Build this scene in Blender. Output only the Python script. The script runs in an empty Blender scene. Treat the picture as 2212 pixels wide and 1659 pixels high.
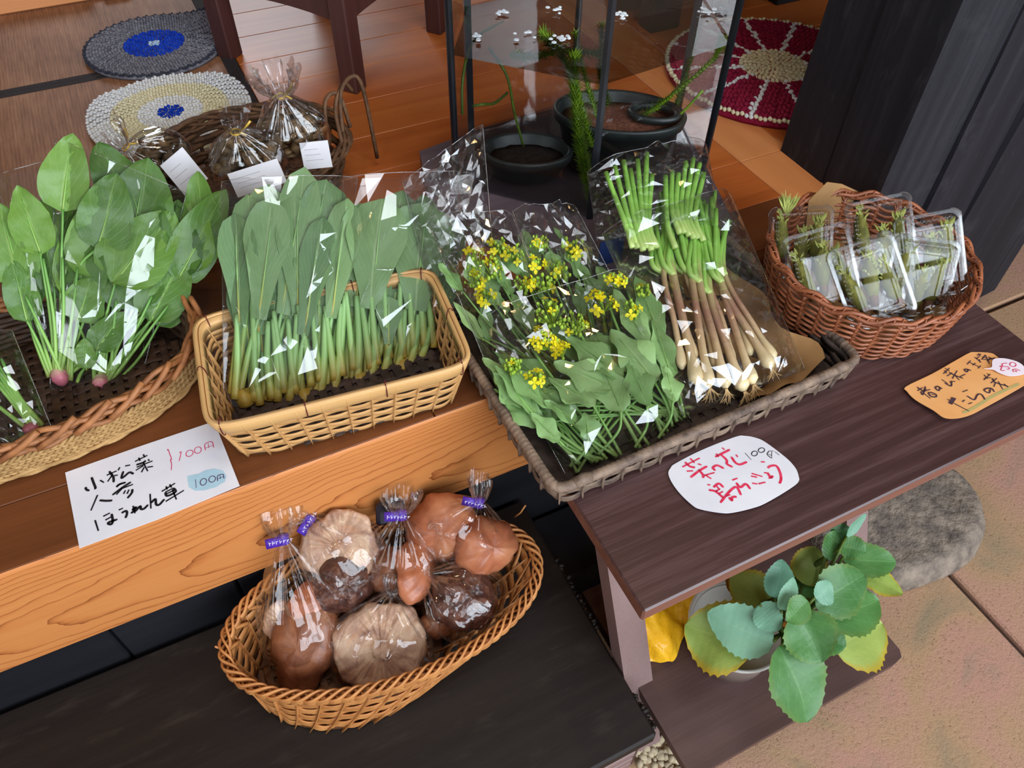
import bpy, math, random
import numpy as np
from mathutils import Matrix, Vector
R = random.Random(7)
scene = bpy.context.scene

# ------------------------------------------------------------------ camera
cam_d = bpy.data.cameras.new('camera'); cam = bpy.data.objects.new('camera', cam_d)
scene.collection.objects.link(cam); scene.camera = cam
cam_d.sensor_width = 36.0; cam_d.sensor_fit = 'HORIZONTAL'; cam_d.lens = 27.18
cam_d.clip_start = 0.02; cam_d.clip_end = 60
cam.matrix_world = Matrix(((.89874, .32206, -.29757, 0), (-.43833, .67795, -.59012, 0), (.01168, .6608, .75047, .9), (0, 0, 0, 1)))

# ------------------------------------------------------------------ light
world = bpy.data.worlds.new('world'); scene.world = world; world.use_nodes = True
bg = world.node_tree.nodes['Background']; bg.inputs[0].default_value = (.55, .62, .8, 1); bg.inputs[1].default_value = .24

def area(name, loc, target, sx, sy, power, col):
    d = bpy.data.lights.new(name, 'AREA'); d.shape = 'RECTANGLE'; d.size = sx; d.size_y = sy; d.energy = power; d.color = col
    o = bpy.data.objects.new(name, d); scene.collection.objects.link(o); o.location = loc
    o.rotation_euler = (Vector(target) - Vector(loc)).to_track_quat('-Z', 'Y').to_euler(); return o
def bulb(name, loc, power, col, r=.05):
    d = bpy.data.lights.new(name, 'POINT'); d.energy = power; d.color = col; d.shadow_soft_size = r
    o = bpy.data.objects.new(name, d); scene.collection.objects.link(o); o.location = loc; return o
# daylight through the entrance doors behind the viewer, and a window of the far wall
area('entrance_daylight', (1.3, -2.6, 1.55), (1.2, 3, 1.0), 4.2, 2.3, 330, (.80, .90, 1.0))
area('side_window_daylight', (-2.35, -.6, 1.75), (.6, .8, 0), 1.6, 1.2, 32, (.86, .93, 1.0))
area('back_window_daylight', (.45, 5.2, 1.75), (.3, 1.5, 0), 1.7, 1.2, 48, (.84, .92, 1.0))
area('skylight_daylight', (.5, .1, 2.72), (.55, .35, 0), .9, .7, 18, (.88, .94, 1.0))
for i, p in enumerate(((-.35, .55, 2.25), (.95, .75, 2.3), (1.7, -.4, 2.3), (.5, 2.7, 2.3))):
    bulb('ceiling_bulb', p, 11, (1.0, .62, .27), .06)
scene.view_settings.view_transform = 'Standard'; scene.view_settings.look = 'None'
scene.view_settings.exposure = 0.0; scene.view_settings.gamma = 1.0; scene.view_settings.use_curve_mapping = False
cy = scene.cycles
cy.max_bounces = 8; cy.diffuse_bounces = 3; cy.glossy_bounces = 3; cy.transmission_bounces = 4; cy.transparent_max_bounces = 26
cy.caustics_reflective = False; cy.caustics_refractive = False; cy.sample_clamp_indirect = 4.0

# ------------------------------------------------------------------ materials
def lin(c): return tuple(((v/255)/12.92 if v/255 <= .04045 else ((v/255+.055)/1.055)**2.4) for v in c)
def C(r, g, b): return lin((r, g, b)) + (1.0,)
class NT:
    def __init__(s, name):
        s.m = bpy.data.materials.new(name); s.m.use_nodes = True; s.t = s.m.node_tree; s.t.nodes.clear()
        s.out = s.n('ShaderNodeOutputMaterial')
    def n(s, ty, **kw):
        k = s.t.nodes.new(ty)
        for a, v in kw.items():
            if a[0] == '_': k.inputs[a[1:].replace('_', ' ')].default_value = v
            else: setattr(k, a, v)
        return k
    def l(s, a, b): s.t.links.new(a, b)
    def set(s, k, i, v):
        if hasattr(v, 'is_output') : s.l(v, k.inputs[i])
        else: k.inputs[i].default_value = v
    def math(s, op, a, b=0.0, c=None, clamp=False):
        k = s.n('ShaderNodeMath', operation=op, use_clamp=clamp); s.set(k, 0, a); s.set(k, 1, b)
        if c is not None: s.set(k, 2, c)
        return k.outputs[0]
    def ramp(s, fac, stops, interp='LINEAR'):
        k = s.n('ShaderNodeValToRGB'); e = k.color_ramp.elements; k.color_ramp.interpolation = interp
        while len(e) < len(stops): e.new(.5)
        for i, (p, c) in enumerate(stops): e[i].position = p; e[i].color = c
        s.l(fac, k.inputs[0]); return k.outputs[0]
    def noise(s, vec, scale, detail=4, rough=.55, dist=0.0):
        k = s.n('ShaderNodeTexNoise'); s.l(vec, k.inputs['Vector']); k.inputs['Scale'].default_value = scale
        k.inputs['Detail'].default_value = detail; k.inputs['Roughness'].default_value = rough; k.inputs['Distortion'].default_value = dist
        return k.outputs['Fac']
    def coords(s, scale=(1, 1, 1), rot=(0, 0, 0), rnd=0.0, kind='Object'):
        tc = s.n('ShaderNodeTexCoord'); v = tc.outputs[kind]
        if rnd:
            oi = s.n('ShaderNodeObjectInfo'); mu = s.math('MULTIPLY', oi.outputs['Random'], rnd)
            va = s.n('ShaderNodeVectorMath', operation='ADD'); s.l(v, va.inputs[0]); s.l(mu, va.inputs[1]); v = va.outputs[0]
        mp = s.n('ShaderNodeMapping'); s.l(v, mp.inputs[0]); mp.inputs['Scale'].default_value = scale; mp.inputs['Rotation'].default_value = rot
        return mp.outputs[0]
    def mix(s, fac, a, b, blend='MIX'):
        k = s.n('ShaderNodeMix', data_type='RGBA', blend_type=blend); s.set(k, 0, fac); s.set(k, 6, a); s.set(k, 7, b); return k.outputs[2]
    def bump(s, h, strength, dist=.002):
        k = s.n('ShaderNodeBump'); s.l(h, k.inputs['Height']); k.inputs['Strength'].default_value = strength; k.inputs['Distance'].default_value = dist
        return k.outputs[0]
    def bsdf(s, col, rough=.6, normal=None, spec=.5, coat=0.0, metal=0.0):
        k = s.n('ShaderNodeBsdfPrincipled'); s.set(k, 'Base Color', col); s.set(k, 'Roughness', rough); s.set(k, 'Specular IOR Level', spec)
        k.inputs['Coat Weight'].default_value = coat; k.inputs['Metallic'].default_value = metal
        if normal is not None: s.l(normal, k.inputs['Normal'])
        return k.outputs[0]
    def done(s, sh): s.l(sh, s.out.inputs[0]); return s.m

def wood(name, dark, mid, light, along='X', k=1.0, rough=.5, spec=.4, lines=28.0, contrast=.5, bump=.15, coat=0.0, rnd=3.0, warp=.06, wear=None, cathedral=None):
    g = NT(name); st = .035
    sc = {'X': (st, 1, 1), 'Y': (1, st, 1), 'Z': (1, 1, st)}[along]
    v = g.coords(tuple(q*k for q in sc), rnd=rnd)
    fine = g.noise(v, 420, 2, .6); streak = g.noise(v, lines, 5, .62, warp*4); big = g.noise(v, 3.5, 3, .5)
    f = g.math('ADD', g.math('MULTIPLY', g.math('SUBTRACT', streak, .5), contrast*2.6), g.math('MULTIPLY', g.math('SUBTRACT', fine, .5), .35))
    f = g.math('ADD', g.math('ADD', f, .36), g.math('MULTIPLY', g.math('SUBTRACT', big, .5), .6), clamp=True)
    if cathedral:
        zc, A, Bx = cathedral; o = g.coords((1, 1, 1)); s = g.n('ShaderNodeSeparateXYZ'); g.l(o, s.inputs[0]); w = g.noise(g.coords((.35, 1, 1)), 7, 4, .6)
        d = g.math('ADD', g.math('SUBTRACT', s.outputs[2], zc), g.math('MULTIPLY_ADD', w, .05, -.025)); q = g.math('MULTIPLY_ADD', s.outputs[0], Bx, g.math('MULTIPLY', g.math('MULTIPLY', d, d), A))
        q = g.math('ADD', q, g.math('MULTIPLY', g.noise(g.coords((.5, 1, 1)), 16, 3, .6), 1.3)); rg_ = g.math('POWER', g.math('FRACT', q), 9.0); f = g.math('MULTIPLY_ADD', rg_, .75, g.math('MULTIPLY', f, .75), clamp=True)
    col = g.ramp(f, [(0, light), (.42, mid), (1, dark)])
    if wear:
        w = g.noise(g.coords((3, 12, 3)), 3.5, 5, .65); col = g.mix(g.ramp(w, [(.55, (0, 0, 0, 1)), (.8, (1, 1, 1, 1))]), col, wear)
    h = g.math('ADD', g.math('MULTIPLY', streak, 1.0), g.math('MULTIPLY', fine, .5))
    return g.done(g.bsdf(col, rough, g.bump(h, bump, .0012), spec, coat))

def plain(name, c1, c2, scale=20, rough=.6, spec=.4, bump=.2, bscale=None, stretch=(1, 1, 1), rnd=0.0, transl=0.0, coat=0.0, bdist=.002):
    g = NT(name); v = g.coords(stretch, rnd=rnd)
    n = g.noise(v, scale, 4, .6); col = g.ramp(n, [(.3, c1), (.7, c2)])
    b = g.bump(g.noise(v, bscale or scale*2, 3, .6), bump, bdist) if bump else None
    sh = g.bsdf(col, rough, b, spec, coat)
    if transl:
        tr = g.n('ShaderNodeBsdfTranslucent'); g.l(col, tr.inputs[0]); mx = g.n('ShaderNodeMixShader'); mx.inputs[0].default_value = transl
        g.l(sh, mx.inputs[1]); g.l(tr.outputs[0], mx.inputs[2]); sh = mx.outputs[0]
    return g.done(sh)

def leafmat(name, base, base2, vein, rough=.42, veinw=.5, nv=7.0, edge=None, transl=.22, gloss=.45):
    g = NT(name); uv = g.n('ShaderNodeUVMap'); s = g.n('ShaderNodeSeparateXYZ'); g.l(uv.outputs[0], s.inputs[0])
    u = g.math('ABSOLUTE', g.math('SUBTRACT', s.outputs[0], .5)); v = s.outputs[1]
    mid = g.math('SUBTRACT', 1.0, g.math('DIVIDE', u, g.math('MULTIPLY_ADD', v, -.03, .05)), clamp=True)
    sv = g.math('PINGPONG', g.math('MULTIPLY_ADD', u, -nv*1.1, g.math('MULTIPLY', v, nv)), .5)
    side = g.math('MULTIPLY', g.math('SUBTRACT', 1.0, g.math('DIVIDE', sv, .085), clamp=True), .45)
    vf = g.math('MULTIPLY', g.math('MAXIMUM', mid, side), veinw)
    n = g.noise(g.coords(rnd=2.0), 38, 4, .6); oi = g.n('ShaderNodeObjectInfo')
    col = g.mix(g.ramp(g.math('MULTIPLY_ADD', oi.outputs['Random'], .6, g.math('MULTIPLY', n, .5)), [(.2, (0, 0, 0, 1)), (.9, (1, 1, 1, 1))]), base, base2)
    if edge:
        ef = g.math('MULTIPLY', g.ramp(u, [(.36, (0, 0, 0, 1)), (.5, (1, 1, 1, 1))]), .9); col = g.mix(ef, col, edge)
    col = g.mix(vf, col, vein)
    b = g.bump(g.math('ADD', g.math('MULTIPLY', vf, -1.2), g.noise(g.coords(), 120, 2)), .25, .002)
    sh = g.bsdf(col, rough, b, gloss); tr = g.n('ShaderNodeBsdfTranslucent'); g.l(col, tr.inputs[0])
    mx = g.n('ShaderNodeMixShader'); mx.inputs[0].default_value = transl; g.l(sh, mx.inputs[1]); g.l(tr.outputs[0], mx.inputs[2])
    return g.done(mx.outputs[0])

def film(name, tint=.965, k=1.5, rough=.05, ior=1.5, bscale=0, bstr=0.0, base=0.0, mx_=.5, haze=0.0):
    g = NT(name); fr = g.n('ShaderNodeFresnel'); fr.inputs[0].default_value = ior
    gl = g.n('ShaderNodeBsdfGlossy'); gl.inputs['Roughness'].default_value = rough; gl.inputs['Color'].default_value = (1, 1, 1, 1)
    if bscale:
        nv = g.n('ShaderNodeTexVoronoi', feature='DISTANCE_TO_EDGE'); nz = g.n('ShaderNodeTexNoise'); tc = g.coords()
        g.l(tc, nz.inputs[0]); nz.inputs['Scale'].default_value = bscale*.5
        va = g.n('ShaderNodeVectorMath', operation='MULTIPLY_ADD'); g.l(nz.outputs['Color'], va.inputs[0]); va.inputs[1].default_value = (.03,)*3; g.l(tc, va.inputs[2])
        g.l(va.outputs[0], nv.inputs['Vector']); nv.inputs['Scale'].default_value = bscale
        b = g.bump(g.math('MINIMUM', nv.outputs[0], .25), bstr, .004); g.l(b, gl.inputs['Normal']); g.l(b, fr.inputs['Normal'])
    tr = g.n('ShaderNodeBsdfTransparent'); tr.inputs[0].default_value = (tint, tint, tint, 1)
    mx = g.n('ShaderNodeMixShader'); 
    g.l(g.math('MINIMUM', g.math('MULTIPLY_ADD', fr.outputs[0], k, base), mx_), mx.inputs[0]); bs = tr.outputs[0]
    if haze:
        df = g.n('ShaderNodeBsdfTranslucent'); df.inputs[0].default_value = (.9, .93, 1, 1); m2 = g.n('ShaderNodeMixShader'); m2.inputs[0].default_value = haze; g.l(bs, m2.inputs[1]); g.l(df.outputs[0], m2.inputs[2]); bs = m2.outputs[0]
    g.l(bs, mx.inputs[1]); g.l(gl.outputs[0], mx.inputs[2])
    return g.done(mx.outputs[0])

M = {}
M['cedar'] = wood('cedar_front', C(134, 68, 30), C(190, 116, 60), C(208, 138, 78), 'X', 1, .5, .35, 60, .22, .06, rnd=0, warp=.05, cathedral=(.075, 520, -7))
M['floor_dark'] = wood('dimmed_floor_board', C(70, 36, 17), C(104, 58, 29), C(124, 70, 36), 'X', 1, .45, .35, 40, .35, .06, warp=.06)  # weaker light on the top boards is put into this darker brown
M['floor_orange'] = wood('polished_cedar_floor', C(134, 62, 24), C(182, 96, 42), C(202, 118, 58), 'X', 1, .38, .5, 26, .35, .008, warp=.1)
M['floor_orange_y'] = wood('polished_cedar_floor_across', C(168, 92, 46), C(210, 132, 76), C(222, 150, 94), 'Y', 1, .38, .5, 26, .35, .008, warp=.1)
M['plank'] = wood('weathered_dark_plank', C(40, 26, 26), C(70, 46, 44), C(104, 78, 78), 'X', 1, .36, .5, 70, .42, .16, rnd=0, warp=.05)
M['plank_edge'] = wood('plank_edge_wood', C(76, 44, 34), C(116, 74, 60), C(138, 94, 76), 'X', 1, .6, .3, 40, .4, .3, rnd=0)
M['stand'] = wood('stained_stand_wood', C(44, 30, 28), C(74, 52, 48), C(92, 68, 64), 'X', 1, .5, .4, 26, .35, .12, rnd=2)
M['leg'] = wood('grey_brown_leg_wood', C(88, 66, 62), C(124, 98, 94), C(140, 114, 110), 'Z', 1, .55, .4, 20, .2, .1, rnd=2)
M['step'] = wood('blackened_step_board', C(14, 11, 9), C(28, 21, 18), C(40, 31, 26), 'X', 1, .55, .25, 30, .4, .2, rnd=1, wear=C(50, 42, 36))
M['black'] = plain('black_stained_wood', C(14, 13, 17), C(26, 25, 30), 14, .6, .35, .2, 60, (.2, 1, 1), 2)
M['pillar'] = wood('smoked_pillar_wood', C(14, 13, 17), C(26, 25, 31), C(44, 42, 48), 'Z', 1.4, .65, .25, 26, .45, .35, rnd=0, warp=.12, wear=C(50, 49, 52))
M['stool'] = wood('reddish_brown_stool_wood', C(42, 24, 24), C(70, 40, 38), C(88, 54, 50), 'Z', 1, .45, .4, 24, .3, .08)
M['pine'] = wood('pale_pine', C(170, 96, 52), C(204, 132, 82), C(220, 152, 100), 'X', 1, .5, .4, 18, .3, .06)
M['heri'] = plain('tatami_border_cloth', C(42, 36, 38), C(60, 52, 52), 300, .85, .2, .3)
M['paper'] = plain('white_paper', C(212, 210, 218), C(228, 226, 230), 6, .75, .2, .08, 40)
M['card_orange'] = plain('orange_card', C(226, 160, 96), C(238, 178, 116), 8, .75, .2, .05)
M['bubble'] = plain('pale_pink_paper', C(236, 222, 232), C(244, 232, 240), 8, .75, .2, 0)
M['ink'] = plain('black_marker', C(16, 15, 22), C(26, 24, 32), 30, .6, .3, 0)
M['ink_red'] = plain('red_marker', C(206, 24, 62), C(230, 70, 104), 160, .6, .3, 0)
M['ink_pink'] = plain('magenta_pen', C(196, 30, 84), C(214, 50, 100), 50, .6, .3, 0)
M['ink_purple'] = plain('purple_pen', C(62, 34, 70), C(86, 48, 90), 50, .6, .3, 0)
M['ink_brown'] = plain('dark_purple_pen', C(62, 44, 54), C(84, 62, 70), 90, .6, .3, 0)
M['blue_wash'] = plain('pale_blue_wash', C(160, 192, 208), C(176, 206, 218), 30, .7, .2, 0)
M['green_wash'] = plain('pale_green_wash', C(166, 168, 108), C(196, 170, 104), 120, .7, .2, 0)
M['bamboo'] = wood('dry_bamboo_strip', C(140, 92, 48), C(196, 148, 92), C(212, 168, 112), 'X', 3, .5, .4, 20, .2, .1, rnd=4)
M['bamboo_rim'] = wood('bamboo_rim_strip', C(154, 106, 58), C(204, 158, 100), C(216, 174, 116), 'X', 2, .42, .45, 14, .15, .06, rnd=4)
M['thread'] = plain('dark_red_thread', C(70, 20, 24), C(96, 30, 32), 60, .8, .2, 0)
M['wicker'] = plain('brown_wicker', C(128, 78, 44), C(176, 116, 70), 40, .5, .4, .3, 90, (1, 1, 1), 3)
M['cord'] = plain('seagrass_cord', C(150, 112, 66), C(196, 156, 102), 50, .7, .3, .4, 200, (1, 1, 1), 3)
M['wicker_dark'] = plain('dark_brown_wicker', C(50, 34, 26), C(84, 58, 42), 40, .55, .4, .4, 120, (1, 1, 1), 3)
M['rattan'] = plain('reddish_rattan', C(112, 60, 36), C(164, 96, 62), 24, .38, .5, .2, 90, (1, 1, 1), 3)
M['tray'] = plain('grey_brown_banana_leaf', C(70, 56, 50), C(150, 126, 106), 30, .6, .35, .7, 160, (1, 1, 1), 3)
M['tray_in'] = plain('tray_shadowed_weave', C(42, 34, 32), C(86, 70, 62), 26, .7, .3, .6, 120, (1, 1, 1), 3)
M['willow'] = plain('golden_willow', C(158, 98, 50), C(206, 142, 82), 26, .45, .45, .3, 120, (1, 1, 1), 3)
M['willow_dark'] = plain('willow_shaded', C(78, 50, 30), C(120, 78, 46), 30, .6, .35, .4, 120, (1, 1, 1), 3)  # darker willow for the basket floor, its shade put into the colour
M['kraft'] = plain('kraft_paper', C(150, 112, 70), C(172, 132, 88), 8, .8, .2, .3, 14, bdist=.01)
M['yellow'] = plain('yellow_plastic_sheet', C(232, 164, 10), C(248, 190, 40), 10, .35, .5, .7, 26, bdist=.01)
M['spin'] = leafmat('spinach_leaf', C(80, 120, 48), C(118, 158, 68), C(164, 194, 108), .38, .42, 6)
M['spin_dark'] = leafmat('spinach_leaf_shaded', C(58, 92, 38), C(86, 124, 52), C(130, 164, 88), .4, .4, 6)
M['kom'] = leafmat('mustard_spinach_leaf', C(88, 122, 78), C(120, 152, 98), C(182, 204, 152), .38, .5, 8)
M['nano'] = leafmat('rape_blossom_leaf', C(118, 158, 92), C(152, 184, 118), C(176, 204, 146), .48, .5, 7)
M['kal'] = leafmat('succulent_leaf', C(58, 106, 54), C(92, 140, 74), C(122, 166, 102), .45, .3, 4, edge=C(96, 126, 60))
M['kal_pale'] = leafmat('pale_succulent_leaf', C(140, 164, 74), C(168, 186, 96), C(180, 190, 110), .45, .25, 4, edge=C(196, 160, 30))
M['kal_blue'] = leafmat('bluish_succulent_leaf', C(96, 146, 118), C(120, 164, 134), C(140, 180, 150), .45, .2, 4)
M['dry_leaf'] = plain('withered_leaf', C(150, 92, 30), C(196, 136, 60), 40, .7, .3, .4)
def gradmat(name, stops, rough=.42, bumpk=.15):
    g = NT(name); uv = g.n('ShaderNodeUVMap'); s = g.n('ShaderNodeSeparateXYZ'); g.l(uv.outputs[0], s.inputs[0])
    n = g.noise(g.coords((1, 1, 1), rnd=2), 90, 3); f = g.math('MULTIPLY_ADD', n, .16, g.math('ADD', s.outputs[1], -.08), clamp=True)
    st = g.noise(g.coords((1, .1, .1), rnd=1), 500, 2)
    return g.done(g.bsdf(g.ramp(f, stops), rough, g.bump(st, bumpk, .001), .5))
M['stalk'] = gradmat('pale_green_stalk', [(0, C(150, 158, 84)), (.15, C(150, 188, 92)), (.6, C(130, 178, 84)), (1, C(100, 152, 72))])
M['stalk_kom'] = gradmat('mustard_stalk', [(0, C(172, 142, 58)), (.22, C(160, 168, 86)), (.5, C(140, 178, 104)), (1, C(130, 170, 110))])  # yellowish foot pushed to amber, painting in the tint reflected by the basket
M['root_pink'] = gradmat('pink_root_crown', [(0, C(170, 92, 100)), (.5, C(196, 110, 124)), (1, C(206, 200, 160))])
M['stalk_nano'] = gradmat('rape_stem', [(0, C(124, 150, 84)), (.5, C(116, 160, 80)), (1, C(126, 170, 88))])
M['scallion'] = gradmat('scallion_stem', [(0, C(226, 204, 158)), (.14, C(220, 196, 152)), (.32, C(202, 170, 130)), (.5, C(156, 114, 94)), (.66, C(176, 158, 112)), (.8, C(140, 184, 84)), (1, C(124, 182, 70))], .35)
M['scallion_leaf'] = gradmat('scallion_green', [(0, C(190, 212, 124)), (.5, C(146, 194, 92)), (1, C(126, 180, 76))], .35)
M['rootlet'] = plain('fine_roots', C(170, 134, 88), C(204, 172, 124), 80, .7, .3, 0)
M['petal'] = plain('yellow_petal', C(232, 214, 14), C(244, 230, 50), 60, .5, .3, 0, transl=.3)
M['bud'] = plain('green_bud', C(120, 156, 46), C(164, 188, 66), 60, .5, .3, 0)
M['film'] = film('clear_cellophane', .976, 1.9, .05, 1.5, 24, .22, mx_=.36, haze=.02)
M['film_tight'] = film('crumpled_cellophane', .975, 1.2, .06, 1.45, 34, .4, mx_=.26, haze=.03)
M['film_shiny'] = film('shiny_wrap', .97, 1.7, .05, 1.5, 26, .5, mx_=.42, haze=.02)
M['seam'] = film('cellophane_edge', .9, 1.6, .15, 1.5, base=.08, mx_=.4, haze=.05)
M['pack'] = film('clear_plastic_pack', .975, .62, .02, 1.5, base=.0, mx_=.4)
M['pack_rim'] = film('pack_flange', .9, 1.2, .12, 1.5, base=.05, mx_=.5, haze=.07)
M['glass'] = film('tank_glass', .93, 1.0, .02, 1.45)
M['water'] = film('water_surface', .36, 1.6, .02, 1.33, 9, .06)
M['tape'] = plain('purple_tape', C(70, 34, 150), C(84, 46, 168), 30, .4, .5, 0)
M['tape_mark'] = plain('white_print', C(226, 222, 238), C(236, 232, 246), 30, .5, .4, 0)
M['gold'] = plain('gold_twist_tie', C(196, 150, 40), C(226, 186, 80), 60, .3, .6, 0)
M['gel'] = plain('black_desiccant_packet', C(22, 20, 30), C(34, 30, 44), 30, .35, .5, .2)
def shroom(name, a, b, c, sc, bs, rough=.5):
    g = NT(name); v = g.coords(rnd=3); n = g.noise(v, sc, 5, .6, .6); vo = g.n('ShaderNodeTexVoronoi'); g.l(v, vo.inputs[0]); vo.inputs['Scale'].default_value = bs
    col = g.ramp(n, [(.3, a), (.5, b), (.72, c)])
    return g.done(g.bsdf(col, rough, g.bump(g.math('ADD', vo.outputs[0], n), .6, .003), .45))
M['cap'] = shroom('brown_cap_skin', C(88, 46, 28), C(132, 78, 50), C(160, 104, 70), 22, 30, .4)
M['cap_orange'] = shroom('tan_cap_skin', C(120, 62, 40), C(164, 96, 64), C(186, 124, 86), 14, 18, .4)
M['cap_dark'] = shroom('dark_scaly_cap', C(44, 22, 18), C(78, 46, 36), C(120, 78, 60), 46, 120, .3)
M['gill'] = shroom('pale_gill_flesh', C(132, 92, 74), C(176, 138, 112), C(214, 182, 150), 34, 60, .55)
M['dried'] = shroom('dried_brown_slice', C(52, 36, 24), C(104, 78, 48), C(150, 118, 78), 20, 40, .6)
M['soil'] = plain('potting_soil', C(26, 22, 20), C(52, 42, 36), 120, .9, .2, .9, 200)
M['red_soil'] = plain('reddish_grit', C(96, 58, 44), C(150, 96, 76), 160, .9, .2, .9, 240)
M['perlite'] = plain('white_perlite', C(214, 214, 210), C(236, 236, 232), 60, .8, .2, 0)
M['pot_white'] = plain('off_white_ceramic', C(206, 198, 192), C(222, 216, 210), 8, .3, .5, 0)
M['pot_in'] = plain('grey_pot_wall', C(120, 104, 96), C(142, 124, 114), 8, .5, .4, 0)
M['pot_black'] = plain('black_plastic_pot', C(20, 26, 26), C(34, 42, 40), 20, .45, .5, .1)
M['blue_card'] = plain('navy_label', C(24, 40, 84), C(34, 54, 104), 20, .5, .4, 0)
M['silicone'] = plain('black_silicone', C(14, 16, 20), C(26, 28, 34), 20, .35, .5, 0)
M['weed'] = plain('bright_water_weed', C(84, 122, 24), C(134, 164, 40), 60, .5, .4, 0, transl=.25)
M['weed_dark'] = plain('olive_water_weed', C(58, 82, 26), C(96, 116, 42), 60, .5, .4, 0, transl=.2)
M['weed_white'] = plain('small_white_blossom', C(214, 226, 236), C(236, 244, 250), 60, .5, .3, 0)
M['slab_grey'] = wood('grey_purple_slab', C(58, 48, 54), C(96, 82, 90), C(118, 104, 112), 'X', 1, .4, .5, 20, .3, .1, rnd=0)
def yarn(n, a, b): return plain(n, a, b, 60, .9, .15, .6, 260)
M['y_grey'] = yarn('grey_yarn', C(88, 86, 96), C(132, 130, 138)); M['y_dgrey'] = yarn('dark_grey_yarn', C(44, 46, 58), C(66, 68, 80))
M['y_blue'] = yarn('blue_yarn', C(10, 42, 150), C(24, 70, 190)); M['y_pale'] = yarn('pale_blue_yarn', C(150, 176, 206), C(184, 204, 224))
M['y_cream'] = yarn('cream_yarn', C(206, 196, 160), C(226, 218, 186)); M['y_white'] = yarn('off_white_yarn', C(204, 204, 206), C(226, 226, 226))
M['y_red'] = yarn('crimson_yarn', C(116, 16, 44), C(150, 30, 62))
M['vine'] = plain('dry_vine', C(66, 44, 30), C(116, 82, 56), 40, .7, .3, .6, 120, rnd=2)
M['tara'] = plain('tara_shoot_bud', C(84, 86, 32), C(134, 130, 58), 70, .6, .3, .6, 160, rnd=2)
M['tara_tip'] = plain('feathery_shoot_tip', C(122, 130, 58), C(166, 168, 88), 60, .7, .3, 0, rnd=2)
M['tara_red'] = plain('reddish_shoot_base', C(84, 46, 44), C(126, 92, 60), 60, .6, .3, .4, rnd=2)
def tatami():
    g = NT('brown_tatami_mat'); v = g.coords((1, 1, 1)); s = g.n('ShaderNodeSeparateXYZ'); g.l(v, s.inputs[0])
    st = g.math('SINE', g.math('MULTIPLY', s.outputs[0], 900.0)); n = g.noise(g.coords((1, .08, 1)), 160, 3, .6); n2 = g.noise(v, 5, 3)
    f = g.math('ADD', g.math('MULTIPLY', st, .03), g.math('MULTIPLY_ADD', n, .55, g.math('MULTIPLY', n2, .45)))
    col = g.ramp(f, [(.25, C(96, 62, 42)), (.5, C(140, 96, 68)), (.75, C(170, 124, 94))])
    return g.done(g.bsdf(col, .62, g.bump(g.math('MULTIPLY_ADD', st, .5, n), .15, .001), .25))
M['tatami'] = tatami()
def doma():
    g = NT('mottled_earth_concrete'); v = g.coords(rnd=5)
    n = g.noise(v, 3.2, 4, .6, .8); n2 = g.noise(v, 190, 3, .7); n3 = g.noise(v, 900, 2)
    col = g.ramp(n, [(.3, C(134, 120, 96)), (.42, C(168, 134, 102)), (.56, C(174, 130, 112)), (.7, C(132, 122, 100))])
    col = g.mix(g.ramp(n2, [(.28, (1, 1, 1, 1)), (.42, (0, 0, 0, 1))]), col, C(120, 92, 70))
    return g.done(g.bsdf(col, .8, g.bump(g.math('ADD', n2, g.math('MULTIPLY', n3, .4)), .55, .004), .25))
M['doma'] = doma()
M['joint'] = plain('dark_joint', C(58, 44, 38), C(78, 58, 48), 60, .9, .1, .4)
M['stone'] = plain('rough_grey_stone', C(92, 82, 76), C(150, 134, 118), 34, .9, .2, 1.0, 60, bdist=.006)
M['plaster'] = plain('dim_plaster', C(120, 108, 92), C(136, 122, 104), 8, .9, .2, .1)
M['ceil'] = wood('dark_ceiling_board', C(30, 22, 18), C(50, 38, 30), C(62, 48, 38), 'X', 1, .6, .3, 10, .3, .1)
M['pebble'] = plain('gravel_grain', C(150, 134, 108), C(190, 172, 142), 50, .9, .2, .5, rnd=3)

# ------------------------------------------------------------------ builders
ORG = {}
def tag(o, label=None, cat=None, group=None, kind=None):
    if label: o['label'] = label
    if cat: o['category'] = cat
    if group: o['group'] = group
    if kind: o['kind'] = kind
    return o
def root(name, loc, label=None, cat=None, group=None, kind=None):
    o = bpy.data.objects.new(name, None); scene.collection.objects.link(o); o.location = loc; o.empty_display_size = .05
    ORG[o] = np.array(loc, float); return tag(o, label, cat, group, kind)
def mk(name, VF, mat, parent=None, smooth=True, uv=None, loc=None, kind=None):
    """one mesh object; vertices come in world metres and are stored about the thing's own origin"""
    V, F = VF; V = np.asarray(V, float).reshape(-1, 3)
    org = ORG[parent] if parent is not None else np.array(loc if loc is not None else (float(V[:, 0].mean()), float(V[:, 1].mean()), float(V[:, 2].min())))
    me = bpy.data.meshes.new(name); me.from_pydata((V - org).tolist(), [], [tuple(int(i) for i in f) for f in F])
    if smooth and not (len(V), len(F)) in ((8, 6), (32, 26)): me.polygons.foreach_set('use_smooth', [True]*len(me.polygons))
    if uv is not None:
        ul = me.uv_layers.new(name='UVMap'); uv = np.asarray(uv, float)
        li = np.zeros(len(me.loops), int); me.loops.foreach_get('vertex_index', li); ul.data.foreach_set('uv', uv[li].ravel())
    me.materials.append(M[mat]); me.update()
    o = bpy.data.objects.new(name, me); scene.collection.objects.link(o)
    if parent is not None: o.parent = parent
    else: o.location = org
    ORG[o] = org
    if kind: o['kind'] = kind
    return o
def cat_(parts):
    V = []; F = []; k = 0
    for v, f in parts:
        v = np.asarray(v, float); V.append(v); F += [tuple(i+k for i in q) for q in f]; k += len(v)
    return np.concatenate(V), F
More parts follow.
